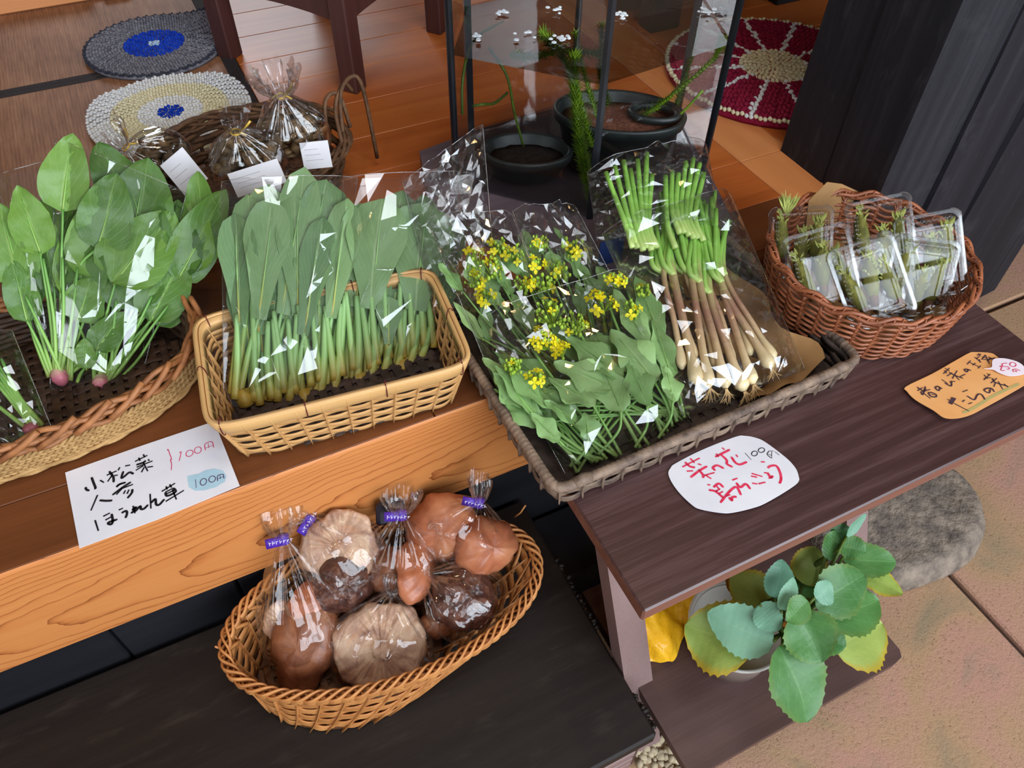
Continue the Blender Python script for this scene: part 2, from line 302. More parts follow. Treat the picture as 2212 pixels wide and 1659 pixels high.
def box(x0, y0, z0, x1, y1, z1, b=0.0):
    b = min(b, (x1-x0)*.45, (y1-y0)*.45, (z1-z0)*.45)
    if b <= 0:
        V = [(x, y, z) for z in (z0, z1) for y in (y0, y1) for x in (x0, x1)]
        return np.array(V), [(0, 2, 3, 1), (4, 5, 7, 6), (0, 1, 5, 4), (2, 6, 7, 3), (0, 4, 6, 2), (1, 3, 7, 5)]
    V = []
    for z, i in ((z0, b), (z0+b, 0), (z1-b, 0), (z1, b)):
        for x, y in ((x0+i, y0+b), (x0+b, y0+i), (x1-b, y0+i), (x1-i, y0+b), (x1-i, y1-b), (x1-b, y1-i), (x0+b, y1-i), (x0+i, y1-b)): V.append((x, y, z))
    F = [tuple(range(7, -1, -1)), tuple(range(24, 32))]
    for k in range(3):
        for i in range(8): F.append((k*8+i, k*8+(i+1) % 8, k*8+8+(i+1) % 8, k*8+8+i))
    return np.array(V), F
def xf(VF, mat): 
    V, F = VF; m = np.array(mat); return np.asarray(V) @ m[:3, :3].T + m[:3, 3], F
def rotz(VF, a, c=(0, 0)):
    V, F = VF; V = np.array(V, float); ca, sa = math.cos(a), math.sin(a); x = V[:, 0]-c[0]; y = V[:, 1]-c[1]
    V[:, 0] = c[0]+ca*x-sa*y; V[:, 1] = c[1]+sa*x+ca*y; return V, F
def norm(v): v = np.asarray(v, float); return v/(np.linalg.norm(v, axis=-1, keepdims=True)+1e-12)
def smooth_path(P, n):
    P = np.asarray(P, float)
    if len(P) == 2: t = np.linspace(0, 1, n)[:, None]; return P[0]*(1-t)+P[1]*t
    Q = np.concatenate([[2*P[0]-P[1]], P, [2*P[-1]-P[-2]]]); out = []
    for s in np.linspace(0, len(P)-1-1e-9, n):
        i = int(s); t = s-i; a, b, c, d = Q[i:i+4]
        out.append(.5*((2*b)+(-a+c)*t+(2*a-5*b+4*c-d)*t*t+(-a+3*b-3*c+d)*t**3))
    return np.array(out)
def grid_faces(n, m, wrap_n=False, wrap_m=False):
    F = []
    for i in range(n if wrap_n else n-1):
        for j in range(m if wrap_m else m-1):
            F.append((i*m+j, i*m+(j+1) % m, ((i+1) % n)*m+(j+1) % m, ((i+1) % n)*m+j))
    return F
def sweep(P, A, B, prof, closed=False, cap=True, scale=None):
    P = np.asarray(P); A = np.asarray(A); B = np.asarray(B); pr = np.asarray(prof, float); n, m = len(P), len(pr)
    s = np.ones(n) if scale is None else np.asarray(scale, float)
    V = P[:, None, :] + (pr[None, :, 0:1]*A[:, None, :] + pr[None, :, 1:2]*B[:, None, :])*s[:, None, None]
    F = grid_faces(n, m, closed, True)
    if cap and not closed: F += [tuple(range(m-1, -1, -1)), tuple((n-1)*m+i for i in range(m))]
    return V.reshape(-1, 3), F
def frames(P, closed=False, ref=None):
    P = np.asarray(P, float)
    T = norm(np.roll(P, -1, 0)-np.roll(P, 1, 0)) if closed else norm(np.gradient(P, axis=0))
    if ref is None: ref = np.array([0, 0, 1.0]) if abs(T[:, 2]).max() < .9 else np.array([.31, .95, .05])
    A = norm(np.cross(T, ref)); B = np.cross(A, T); return T, A, B
def circ(r, n): return [(r*math.cos(2*math.pi*i/n), r*math.sin(2*math.pi*i/n)) for i in range(n)]
def tube(P, r, n=6, closed=False, scale=None, ref=None):
    T, A, B = frames(P, closed, ref); return sweep(P, A, B, circ(r, n), closed, True, scale)
def tube_uv(nP, m): return [(j/m, i/(nP-1)) for i in range(nP) for j in range(m)]
def lathe(prof, n, c=(0, 0, 0), ax=None, jit=None):
    V = []
    for k, (r, z) in enumerate(prof):
        for i in range(n):
            a = 2*math.pi*i/n; rr = r*(1+(jit(a, k) if jit else 0)); V.append((rr*math.cos(a), rr*math.sin(a), z))
    V = np.array(V); F = grid_faces(len(prof), n, False, True); F += [tuple(range(n-1, -1, -1)), tuple((len(prof)-1)*n+i for i in range(n))]
    if ax is not None:
        w = norm(ax); u = norm(np.cross(w, (.3, .9, .2))); v = np.cross(w, u); V = V[:, 0:1]*u+V[:, 1:2]*v+V[:, 2:3]*w
    return V+np.array(c), F
def ball(c, r, n=6, m=4, s=(1, 1, 1)):
    pr = [(max(1e-4, r*math.sin(math.pi*k/m)), -r*math.cos(math.pi*k/m)) for k in range(m+1)]
    V, F = lathe(pr, n); return V*np.array(s)+np.array(c), F
def prism(poly, z0, z1):
    n = len(poly); V = [(x, y, z0) for x, y in poly]+[(x, y, z1) for x, y in poly]
    F = [tuple(range(n-1, -1, -1)), tuple(range(n, 2*n))]+[(i, (i+1) % n, n+(i+1) % n, n+i) for i in range(n)]
    return np.array(V, float), F
def icos(c, r, seed=0, sub=1, amp=.2):
    import bmesh
    bm = bmesh.new(); bmesh.ops.create_icosphere(bm, subdivisions=sub, radius=1); rr = random.Random(seed)
    V = np.array([v.co[:] for v in bm.verts]); F = [tuple(v.index for v in f.verts) for f in bm.faces]; bm.free()
    V = V*(1+np.array([rr.uniform(-amp, amp) for _ in V])[:, None]); return V*np.array(r)+np.array(c), F
def vnoise(P, seed, freq, octs=3):
    P = np.asarray(P, float); rs = np.random.RandomState(seed); out = np.zeros(len(P)); a = 1.0
    for o in range(octs):
        for _ in range(4):
            k = rs.normal(size=P.shape[1])*freq*(2**o); out += a*.35*np.sin(P@k+rs.uniform(0, 6.28))
        a *= .55
    return out

class Frame:
    def __init__(s, o, V, U=(1, 0, 0)):
        s.o = np.array(o, float); s.U = norm(U); s.V = norm(V); s.N = np.cross(s.U, s.V)
    def __call__(s, u, v, n=0.0):                       # millimetres in the plane of the bunch
        u, v, n = np.asarray(u, float)/1000, np.asarray(v, float)/1000, np.asarray(n, float)/1000
        return s.o+u[..., None]*s.U+v[..., None]*s.V+n[..., None]*s.N
    def path(s, pts): p = np.array([q if len(q) > 2 else (*q, 0) for q in pts], float); return s(p[:, 0], p[:, 1], p[:, 2])
FSP = Frame((0, .985, .015), (0, .215, .255)); FKO = Frame((0, .835, .01), (0, 1, 1))
FNA = Frame((0, .53, .02), (0, .29, .09)); FSH = Frame((0, .53, .03), (0, .32, .11))

# ---- leaves
def wprof(kind, t):
    if kind == 'spin': return np.clip(np.sin(np.pi*np.clip(t, 0, 1)**.66), 0, 1)**.6*(1-.05*t)
    if kind == 'kom': return (.30+.70*np.clip(t*1.6, 0, 1)**1.3)*np.sqrt(np.clip(1-np.clip((t-.62)/.38, 0, 1)**2.2, 0, 1))
    if kind == 'nano': return np.sin(np.pi*np.clip(t, 0, 1)**.75)**.8*(.84+.16*np.cos(t*13))
    if kind == 'kal': return np.sin(np.pi*np.clip(t, 0, 1)**.8)**.62*(1+.035*np.sign(np.sin(t*60)))
    return np.sin(np.pi*t)
def sp_(a, b, kind): return {'spin': 1.0, 'kom': .5, 'nano': .5}.get(kind, .2)*(math.sin(a*1.7+b)*math.cos(b*1.3-a*.6)+.6*math.sin(a*3.1-b*2.2))
def blade(s, t, w, nrm, kind='spin', fold=.18, curl=.12, wave=.05, seed=0, nu=9, nv=14, thick=0.0):
    s = np.asarray(s, float); t = np.asarray(t, float); L = np.linalg.norm(t-s); d = (t-s)/L; nrm = norm(nrm-d*np.dot(nrm, d)); sd = np.cross(d, nrm)
    if kind == 'kal': nv = 30
    rs = np.random.RandomState(seed); ph = rs.uniform(0, 6.28, 4); tt = np.linspace(0, 1, nv); uu = np.linspace(-1, 1, nu)
    W = np.maximum(wprof(kind, tt), .02)*w/2; V = []; UV = []
    for i, a in enumerate(tt):
        for u in uu:
            n = fold*abs(u)*W[i]*1.1 - curl*L*(a*a) + wave*w*(abs(u)**1.5)*math.sin(a*11+ph[0]+(2.2 if u > 0 else 0)) + .03*w*math.sin(5*a+ph[1])
            n += .0016*sp_(i*.9+ph[0], u*3.1+ph[1], kind)
            V.append(s+d*(a*L)+sd*(u*W[i]+.04*w*math.sin(3*a+ph[2]))+nrm*n); UV.append((u*.5+.5, a))
    return (np.array(V), grid_faces(nv, nu)), UV
def leaf(parent, s, t, w, nrm, mat, kind, **k):
    VF, UV = blade(s, t, w, nrm, kind, **k); return mk('leaf', VF, mat, parent, True, UV)
def stalk(parent, P, r0, r1, mat, name='stalk', n=7, m=14, flat=1.0, ref=None):
    P = smooth_path(P, m); T, A, B = frames(P, False, ref); sc = np.linspace(r0, r1, m)
    pr = [(x*flat, y) for x, y in circ(1, n)]
    return mk(name, sweep(P, A, B, pr, False, True, sc), mat, parent, True, tube_uv(m, n))

# ---- film
def creases(U, V, seed, k, amp, wd):
    rs = np.random.RandomState(seed); out = np.zeros_like(U)
    for _ in range(k):
        x, y, a = rs.uniform(U.min(), U.max()), rs.uniform(V.min(), V.max()), rs.normal(1.2, .8)
        d = (U-x)*math.sin(a)-(V-y)*math.cos(a); l = (U-x)*math.cos(a)+(V-y)*math.sin(a); ln = rs.uniform(15, 70)
        out += rs.choice([-1, 1])*amp*rs.uniform(.3, 1)*np.exp(-np.abs(d)/(wd*rs.uniform(.5, 1.6)))*np.exp(-(l/ln)**2)
    return out
def film_bag(fr, BL, BR, TR, TL, n0, bulge, back, seed, label, group, nu=17, nv=23, crump=1.0, topopen=.35, mat='film', name='plastic_bag', cat='bag', folds=9):
    """front and back sheet of a cellophane bag: crumpled flat facets, sealed edges and creased folds"""
    rs = np.random.RandomState(seed); cs = [np.array(c, float) for c in (BL, BR, TR, TL)]
    def uvp(a, b): return cs[0]*((1-a)*(1-b))[..., None]+cs[1]*(a*(1-b))[..., None]+cs[2]*(a*b)[..., None]+cs[3]*((1-a)*b)[..., None]
    def hgt(a, b, U, V):
        edge = np.clip(1-np.abs(2*a-1)**5, 0, 1)*np.clip(b/.1, 0, 1)**.5
        return edge, n0*edge+bulge*edge*((1-b)+b*topopen)+vnoise(np.stack([U, V], -1).reshape(-1, 2), seed, .03).reshape(U.shape)*1.5*edge
    def sheet(nu, nv, amp, sgn):
        a = np.linspace(0, 1, nu)[None, :]*np.ones((nv, 1)); b = np.linspace(0, 1, nv)[:, None]*np.ones((1, nu))
        inn = np.zeros((nv, nu)); inn[1:-1, 1:-1] = 1
        a = a+rs.uniform(-.42, .42, a.shape)*inn/(nu-1); b = b+rs.uniform(-.42, .42, b.shape)*inn/(nv-1)
        uv = uvp(a, b); U, V = uv[..., 0], uv[..., 1]; e, h = hgt(a, b, U, V)
        j = np.abs(rs.normal(0, 1, a.shape))*amp*(.55+.9*b)*np.clip(e*1.3, 0, 1)*np.where(rs.random_sample(a.shape) < .45, 1.0, .25)
        P = fr(U, V, h+j if sgn > 0 else back*e-j*.6); F = []
        for y in range(nv-1):
            for x in range(nu-1):
                q = (y*nu+x, y*nu+x+1, (y+1)*nu+x+1, (y+1)*nu+x)
                F += [(q[0], q[1], q[2]), (q[0], q[2], q[3])] if (x+y) % 2 else [(q[0], q[1], q[3]), (q[1], q[2], q[3])]
        return P, F
    front, F1 = sheet(nu, nv, 3.0*crump, 1); backp, F2 = sheet(nu, nv, 2.2*crump, -1); k = nu*nv
    o = root(name, tuple(fr((BL[0]+BR[0])/2, (BL[1]+BR[1])/2)), label, cat, group)
    mk('film_sheet', (np.concatenate([front.reshape(-1, 3), backp.reshape(-1, 3)]), F1+[tuple(k+i for i in f[::-1]) for f in F2]), mat, o, False)
    for e in (0, nu-1): mk('sealed_edge', tube(smooth_path(front[:, e], 40), .0007, 4), 'seam', o)
    mk('open_lip', tube(smooth_path(front[-1], 40), .0006, 4), 'seam', o)
    for i in range(int(folds*(.6+.5*crump))):                       # pinched folds standing proud of the sheet
        a, b = rs.uniform(.06, .94), rs.uniform(.08, .97)**.8; L = rs.uniform(.06, .24); th = rs.normal(1.45, .45); w = rs.uniform(.006, .022)
        q = np.array([[a, b], [a+L*math.cos(th)*.8, b+L*math.sin(th)], [a+L*.55*math.cos(th)*.8+w*math.sin(th), b+L*.55*math.sin(th)-w*math.cos(th)], [a+L*.3*math.cos(th)*.8-w*.8*math.sin(th), b+L*.3*math.sin(th)+w*.8*math.cos(th)]]); q = np.clip(q, .01, .995)
        uv = uvp(q[:, 0], q[:, 1]); e, h = hgt(q[:, 0], q[:, 1], uv[:, 0], uv[:, 1]); P = fr(uv[:, 0], uv[:, 1], h+np.array([3.2, 3.2, 4+rs.uniform(-2, 6), 4+rs.uniform(-2, 6)])*crump)
        mk('creased_fold', (P, [(0, 2, 1), (0, 1, 3)]), mat, o, False)
    return o

# ---- weaving
def ring_ellipse(cx, cy_, a, b, z, n, rot=0.0, p=2.0):
    t = np.linspace(0, 2*np.pi, 721)[:-1]; x = a*np.sign(np.cos(t))*np.abs(np.cos(t))**(2/p); y = b*np.sign(np.sin(t))*np.abs(np.sin(t))**(2/p)
    d = np.hypot(np.diff(np.append(x, x[0])), np.diff(np.append(y, y[0]))); s = np.concatenate([[0], np.cumsum(d)]); q = np.linspace(0, s[-1], n+1)[:-1]
    xx = np.interp(q, s, np.append(x, x[0])); yy = np.interp(q, s, np.append(y, y[0]))
    c, sn = math.cos(rot), math.sin(rot); z = z if np.ndim(z) else np.full(n, float(z))
    return np.stack([cx+c*xx-sn*yy, cy_+sn*xx+c*yy, z], -1)
def outward(P):
    T = norm(np.roll(P, -1, 0)-np.roll(P, 1, 0)); return norm(np.stack([T[:, 1], -T[:, 0], 0*T[:, 0]], -1)), T
def weave(parent, ringf, rows, nst, amp, prof, mat, h0=.04, h1=.96, name='weaver', spt=6, phase=1.0, jit=.0, groups=1, seed=0):
    """rows woven in and out of nst stakes; ringf(h, n) is the wall's ring at height share h"""
    n = nst*spt; rr = random.Random(seed); th = np.arange(n)/spt
    for j in range(rows):
        h = h0+(h1-h0)*(j+.5)/rows; P = ringf(h, n); O, T = outward(P); up = norm(ringf(min(1, h+.05), n)-ringf(max(0, h-.05), n))
        wv = np.sin(np.pi*(th/groups+j*phase)); P = P+O*(amp*wv)[:, None]+up*(jit*np.sin(th*.7+j*2.1)*.5+rr.uniform(-jit, jit))[:, None]
        mk(name, sweep(P, O, up, prof, True), mat, parent)
def stakes(parent, ringf, nst, prof, mat, h0=0, h1=1, m=7, name='stake', off=0.0, single=True):
    hs = np.linspace(h0, h1, m); R_ = [ringf(h, nst) for h in hs]; acc = []
    for i in range(nst):
        P = np.array([r[i] for r in R_]); O, T = outward(R_[0]); T_ = norm(np.gradient(P, axis=0)); A = np.repeat(T[i:i+1], m, 0); B = norm(np.cross(A, T_))
        VF = sweep(P+O[i]*off, A, B, prof)
        if single: mk(name, VF, mat, parent)
        else: acc.append(VF)
    if not single: mk(name+'s', cat_(acc), mat, parent, kind='stuff')
def flat(w, t): return [(-t/2, -w/2), (t/2, -w/2*.8), (t/2, w/2*.8), (-t/2, w/2)]
def multi(w, t, k):                                     # a band of k parallel strands side by side
    p = []
    for i in range(k*2+1): p.append((t*(.5 if i % 2 else .15), -w/2+w*i/(k*2)))
    return p+[(-t/2, w/2), (-t/2, -w/2)]
def rope_rim(parent, P, r, mat, k=2, turns=40, name='rim_strand', rr=.55):
    n = len(P); O, T = outward(P); Z = np.cross(T, O)*-1
    for s in range(k):
        a = 2*np.pi*(np.arange(n)/n*turns+s/k); Q = P+O*(np.cos(a)*r*rr)[:, None]+np.array([0, 0, 1.0])*(np.sin(a)*r*rr)[:, None]
        mk(name, tube(Q, r*.62, 6, True), mat, parent)
def floor_of(parent, ringf, mat, h=0.02, name='woven_base', kind=None, strips=9, w=.016):
    P = ringf(h, 60); c = P.mean(0); V = [c]+list(P); mk(name, (np.array(V), [(0, i+1, (i+1) % 60+1) for i in range(60)]), mat, parent)
    x0, x1, y0, y1 = P[:, 0].min(), P[:, 0].max(), P[:, 1].min(), P[:, 1].max(); z = P[:, 2].mean(); acc = []
    def inside(q):
        d = (q[:2]-c[:2]); return (d[0]/((x1-x0)/2))**2+(d[1]/((y1-y0)/2))**2 < .93
    for ax in (0, 1):
        lo, hi = ((y0+w*.7, y1-w*.7), (x0+w*.7, x1-w*.7))[ax]; nn = int((hi-lo)/(w*1.35))
        for i in range(nn):
            q = lo+(i+.5)*(hi-lo)/nn; tt = np.linspace((x0, y0)[ax], (x1, y1)[ax], 28)
            pts = [np.array([t, q, 0]) if ax == 0 else np.array([q, t, 0]) for t in tt]; pts = [p for p in pts if inside(p)]
            if len(pts) < 4: continue
            P2 = np.array(pts); k = np.arange(len(P2)); P2[:, 2] = z+.003+.0016*np.where((k+i+ax) % 2, 1, -1)
            T, A, B = frames(P2); acc.append(sweep(P2, A, B, [(-w/2, 0), (w/2, 0), (w/2*.8, .0014), (-w/2*.8, .0014)]))
    mk('base_strips', cat_(acc), mat, parent, kind='stuff')

# ---- flat signs
def ribbon(pts, w, z0, z1=None):
    P = np.array(pts, float)
    if len(P) > 2: P = smooth_path(P, len(P)*4)
    T = norm(np.gradient(P, axis=0)); Nn = np.stack([-T[:, 1], T[:, 0]], -1); wt = np.full(len(P), w/2); wt[0] *= .7; wt[-1] *= .6
    V = [(*p, 0) for p in (P+Nn*wt[:, None])]+[(*p, 0) for p in (P-Nn*wt[:, None])]; n = len(P)
    V = np.array(V); F = [(n+i, n+i+1, i+1, i) for i in range(n-1)]; V[:, 2] = z0(V) if callable(z0) else z0
    return V, F
def sign(name, outline, zf, thick, mat, label, cat, sub):
    o2 = np.array(outline, float)/10000; 
    c = o2.mean(0); ob = root(name, (c[0], c[1], float(zf(np.array([[c[0], c[1], 0]]))[0])), label, cat)
    P = sub(o2); n = len(P); Z = zf(np.c_[P, P[:, :1]*0]); V = np.r_[np.c_[P, Z], np.c_[P, Z-thick]]
    F = [tuple(range(n)), tuple(range(2*n-1, n-1, -1))]+[(i, n+i, n+(i+1) % n, (i+1) % n) for i in range(n)]
    a = sum(P[i-1][0]*P[i][1]-P[i][0]*P[i-1][1] for i in range(n))
    if a < 0: F = [f[::-1] for f in F]
    mk('card', (V, F), mat, ob, False); return ob
def closed_smooth(o2, k=6):
    o2 = np.asarray(o2, float); n = len(o2); out = []
    for i in range(n):
        a, b, c, d = o2[i-1], o2[i], o2[(i+1) % n], o2[(i+2) % n]
        for s in range(k):
            t = s/k; out.append(.5*((2*b)+(-a+c)*t+(2*a-5*b+4*c-d)*t*t+(-a+3*b-3*c+d)*t**3))
    return np.array(out)
S1={'out':[(-2792,8261),(-1836,8286),(-732,8293),(-655,6997),(-1779,6931),(-2740,6924)],'black':[[(-2470,8018),(-2457,7917),(-2442,7808),(-2459,7805)],[(-2564,7881),(-2556,7833),(-2522,7796)],[(-2371,7915),(-2326,7851)],[(-2278,7961),(-2142,7980)],[(-2238,8018),(-2200,7897),(-2205,7796)],[(-2206,7936),(-2280,7844)],[(-2183,7910),(-2137,7899)],[(-2094,8025),(-2124,7979)],[(-2026,8015),(-1958,8002)],[(-2060,7934),(-2098,7833),(-2066,7833),(-1986,7876),(-1938,7823)],[(-1889,8036),(-1715,8073)],[(-1833,8083),(-1822,8016)],[(-1766,8115),(-1751,8051)],[(-1882,7969),(-1786,7968),(-1750,7990)],[(-1716,7996),(-1706,7961)],[(-1883,7924),(-1665,7941)],[(-1790,7978),(-1754,7788)],[(-1794,7912),(-1902,7873)],[(-1788,7879),(-1837,7805)],[(-1748,7860),(-1674,7839)],[(-2430,7676),(-2541,7453)],[(-2418,7575),(-2339,7528),(-2261,7496)],[(-2184,7699),(-2138,7728),(-2055,7724)],[(-2172,7708),(-2106,7734)],[(-2250,7587),(-2117,7653),(-1990,7701)],[(-2200,7571),(-2119,7639)],[(-2139,7642),(-1971,7648)],[(-2111,7542),(-2078,7591)],[(-2067,7521),(-2033,7583)],[(-2073,7445),(-2006,7513),(-1992,7571)],[(-2509,7274),(-2488,7083)],[(-2404,7288),(-2316,7304)],[(-2386,7215),(-2305,7235)],[(-2299,7282),(-2298,7166),(-2320,7116),(-2357,7140),(-2344,7161),(-2239,7158)],[(-2205,7302),(-2148,7307)],[(-2178,7238),(-2121,7245),(-2112,7200),(-2141,7132)],[(-2022,7288),(-2016,7154)],[(-2047,7224),(-1987,7250),(-2042,7187),(-2061,7196)],[(-2012,7180),(-1937,7240),(-1934,7190),(-1895,7178),(-1836,7220)],[(-1785,7386),(-1813,7139)],[(-1799,7230),(-1735,7270),(-1739,7180),(-1701,7155),(-1623,7217)],[(-1637,7358),(-1446,7419)],[(-1568,7419),(-1563,7359)],[(-1518,7431),(-1503,7366)],[(-1595,7324),(-1480,7348)],[(-1595,7324),(-1581,7253),(-1467,7270),(-1480,7348)],[(-1585,7290),(-1471,7307)],[(-1616,7170),(-1359,7247)],[(-1499,7328),(-1479,7140)]],'pink':[[(-1447,8038),(-1433,8055),(-1426,7966),(-1418,7854),(-1435,7854),(-1433,7770),(-1457,7661)],[(-1302,7922),(-1274,7924),(-1329,7773)],[(-1123,7871),(-1122,7846),(-1131,7823),(-1148,7805),(-1169,7797),(-1190,7799),(-1208,7812),(-1218,7832),(-1219,7857),(-1210,7880),(-1194,7898),(-1173,7907),(-1151,7905),(-1133,7892),(-1123,7871)],[(-1007,7876),(-1006,7850),(-1014,7826),(-1030,7808),(-1050,7800),(-1071,7803),(-1088,7817),(-1099,7839),(-1100,7865),(-1092,7889),(-1076,7908),(-1055,7916),(-1034,7913),(-1017,7899),(-1007,7876)],[(-957,7804),(-939,7921),(-843,7923),(-839,7803)],[(-948,7847),(-841,7851)],[(-895,7916),(-905,7827)]],'blob':[(-1275,7469),(-1118,7439),(-1037,7460),(-910,7437),(-807,7350),(-783,7234),(-823,7150),(-956,7112),(-1104,7125),(-1223,7175),(-1290,7272),(-1283,7399)],'purple':[[(-1182,7359),(-1200,7214)],[(-1053,7306),(-1048,7284),(-1051,7259),(-1062,7237),(-1078,7222),(-1098,7216),(-1116,7221),(-1129,7237),(-1135,7259),(-1132,7283),(-1121,7306),(-1104,7321),(-1085,7327),(-1067,7321),(-1053,7306)],[(-930,7282),(-929,7259),(-937,7237),(-952,7221),(-971,7214),(-990,7217),(-1006,7230),(-1016,7250),(-1017,7273),(-1009,7295),(-994,7311),(-975,7318),(-955,7315),(-939,7302),(-930,7282)],[(-911,7199),(-892,7286),(-822,7282),(-823,7202)],[(-897,7237),(-825,7240)],[(-861,7279),(-869,7216)]]}
S2={'out':[(4813,4605),(4897,4673),(5007,4710),(5482,4745),(6065,4730),(6209,4681),(6320,4588),(6398,4455),(6477,4099),(6476,3893),(6424,3766),(6357,3686),(6163,3643),(5786,3606),(5559,3608),(5218,3675),(5056,3755),(4855,3921),(4800,4030),(4764,4251),(4770,4457)],'red':[[(5054,4611),(5369,4635)],[(5138,4667),(5155,4575),(5210,4523)],[(5244,4688),(5249,4595)],[(5067,4522),(5151,4488)],[(5282,4560),(5319,4523)],[(5051,4409),(5228,4451),(5378,4468)],[(5233,4474),(5233,4360),(5198,4327)],[(5238,4352),(5404,4329)],[(5256,4362),(5298,4260)],[(5433,4353),(5434,4410),(5514,4416),(5565,4328)],[(5579,4554),(5701,4561),(5850,4570)],[(5627,4597),(5622,4533)],[(5770,4647),(5779,4603)],[(5678,4546),(5691,4435),(5653,4376),(5691,4294)],[(5787,4454),(5775,4343),(5814,4286),(5933,4281)],[(5870,4454),(5866,4410)],[(5188,4201),(5222,4179)],[(5237,4128),(5341,4147),(5360,4064)],[(5289,4122),(5290,4061)],[(5152,4120),(5220,4057),(5254,3920)],[(5220,4057),(5304,4066)],[(5227,4005),(5312,4013)],[(5164,3874),(5380,3968),(5523,3992),(5497,3852)],[(5296,3930),(5370,3925)],[(5327,3897),(5328,3837),(5369,3877),(5426,3856)],[(5544,4112),(5632,4107)],[(5567,4051),(5570,3963),(5672,3976),(5675,3876)],[(5860,4086),(5961,3975)],[(5823,4053),(5885,3998)],[(5759,3947),(5819,3905)],[(5832,3899),(5938,3880)],[(6025,4019),(6082,3980)],[(6065,3988),(6056,3917),(6104,3919)],[(6019,3915),(6074,3896)],[(6107,4191),(6159,4167)],[(6123,4062),(6180,4073),(6257,4036),(6223,3912),(6158,3818),(6094,3774)]],'black':[[(6006,4422),(6007,4284)],[(6167,4350),(6155,4334),(6137,4322),(6115,4317),(6095,4319),(6079,4328),(6072,4343),(6074,4359),(6086,4375),(6105,4387),(6126,4392),(6147,4390),(6162,4381),(6170,4366),(6167,4350)],[(6298,4348),(6285,4334),(6265,4325),(6242,4323),(6220,4327),(6205,4338),(6198,4353),(6202,4369),(6215,4384),(6235,4393),(6258,4395),(6280,4391),(6295,4380),(6302,4365),(6298,4348)],[(6335,4299),(6275,4261),(6281,4193),(6299,4178)],[(6292,4260),(6317,4215)],[(6335,4299),(6396,4269)],[(6362,4272),(6302,4196)],[(6406,4251),(6421,4172)]]}
S3={'out':[(9054,4371),(9616,4394),(10164,4446),(10511,4476),(10615,4455),(10836,4308),(10849,4149),(10995,3888),(11027,3644),(10825,3582),(10271,3536),(9753,3507),(9443,3496),(9197,3540),(9044,3637),(9022,3818),(8957,4097),(8983,4288)],'ink':[[(9127,4220),(9252,4238)],[(9189,4281),(9186,4243),(9199,4186)],[(9141,4175),(9281,4185)],[(9310,4236),(9138,4125),(9149,4171)],[(9172,4147),(9171,4008)],[(9189,4165),(9321,4154)],[(9236,4117),(9214,4038),(9269,4000),(9312,4030),(9291,4091),(9236,4117)],[(9249,4072),(9288,4041)],[(9498,4082),(9484,4115),(9474,4152),(9420,4145),(9407,4087),(9440,4084),(9493,4124)],[(9649,4232),(9660,4122)],[(9629,4156),(9659,4064),(9759,4141)],[(9712,4137),(9802,4107)],[(9774,4312),(9964,4363)],[(9852,4362),(9828,4293)],[(9898,4395),(9907,4310)],[(9781,4249),(9911,4267)],[(9880,4296),(9905,4203),(9962,4097)],[(9808,4170),(10023,4268)],[(9905,4203),(9877,4098)],[(9942,4146),(10070,4151)],[(10210,4166),(10181,4220),(10135,4228),(10125,4179),(10206,4208)],[(10273,4298),(10396,4336)],[(10342,4321),(10393,4173)],[(10332,4243),(10413,4259)],[(10347,4154),(10438,4179)],[(10514,4363),(10506,4229)],[(10509,4324),(10591,4341)],[(10541,4295),(10489,4237)],[(10644,4400),(10608,4333)],[(10583,4379),(10670,4366)],[(10564,4270),(10713,4325)],[(10623,4312),(10669,4262)],[(10589,4259),(10699,4220)],[(10703,4315),(10591,4147)],[(10609,4208),(10736,4230)],[(10714,4268),(10715,4212),(10790,4205)],[(9383,3882),(9396,3838)],[(9404,3778),(9468,3557)],[(9710,3891),(9818,3885)],[(9536,3741),(9603,3753)],[(9583,3668),(9657,3664)],[(9702,3800),(9729,3692),(9859,3744),(9919,3722),(9875,3617)],[(10136,3670),(10161,3742),(10101,3776),(10028,3766),(10046,3694),(10140,3745)],[(10208,3927),(10412,3976)],[(10312,4010),(10284,3918)],[(10381,4004),(10366,3958)],[(10250,3954),(10352,3912)],[(10248,3830),(10423,3864)],[(10358,3895),(10322,3808),(10422,3656)],[(10322,3808),(10221,3751)],[(10381,3805),(10294,3652)],[(10414,3725),(10404,3651)]],'hammer':[(9478,3887),(9515,3832),(9354,3765),(9330,3820)],'green':[[(9364,3576),(9587,3574),(9995,3616),(10376,3626),(10624,3625)]],'bubble':[(10392,4093),(10518,4060),(10626,4144),(10728,4179),(10870,4112),(10974,3979),(10983,3866),(10924,3773),(10847,3729),(10736,3742),(10620,3784),(10558,3840),(10511,3942),(10495,4017)],'red':[[(10634,4011),(10686,4007),(10586,3947),(10638,3915)],[(10811,4016),(10722,4038),(10696,3982),(10749,3950),(10725,3908),(10679,3923)],[(10892,3922),(10870,3912),(10845,3910),(10824,3917),(10809,3930),(10804,3948),(10810,3967),(10826,3983),(10848,3993),(10873,3995),(10895,3988),(10910,3974),(10914,3956),(10908,3937),(10892,3922)],[(10722,3829),(10754,3867),(10818,3857),(10840,3799)],[(10740,3833),(10813,3819)],[(10795,3848),(10758,3805)]]}


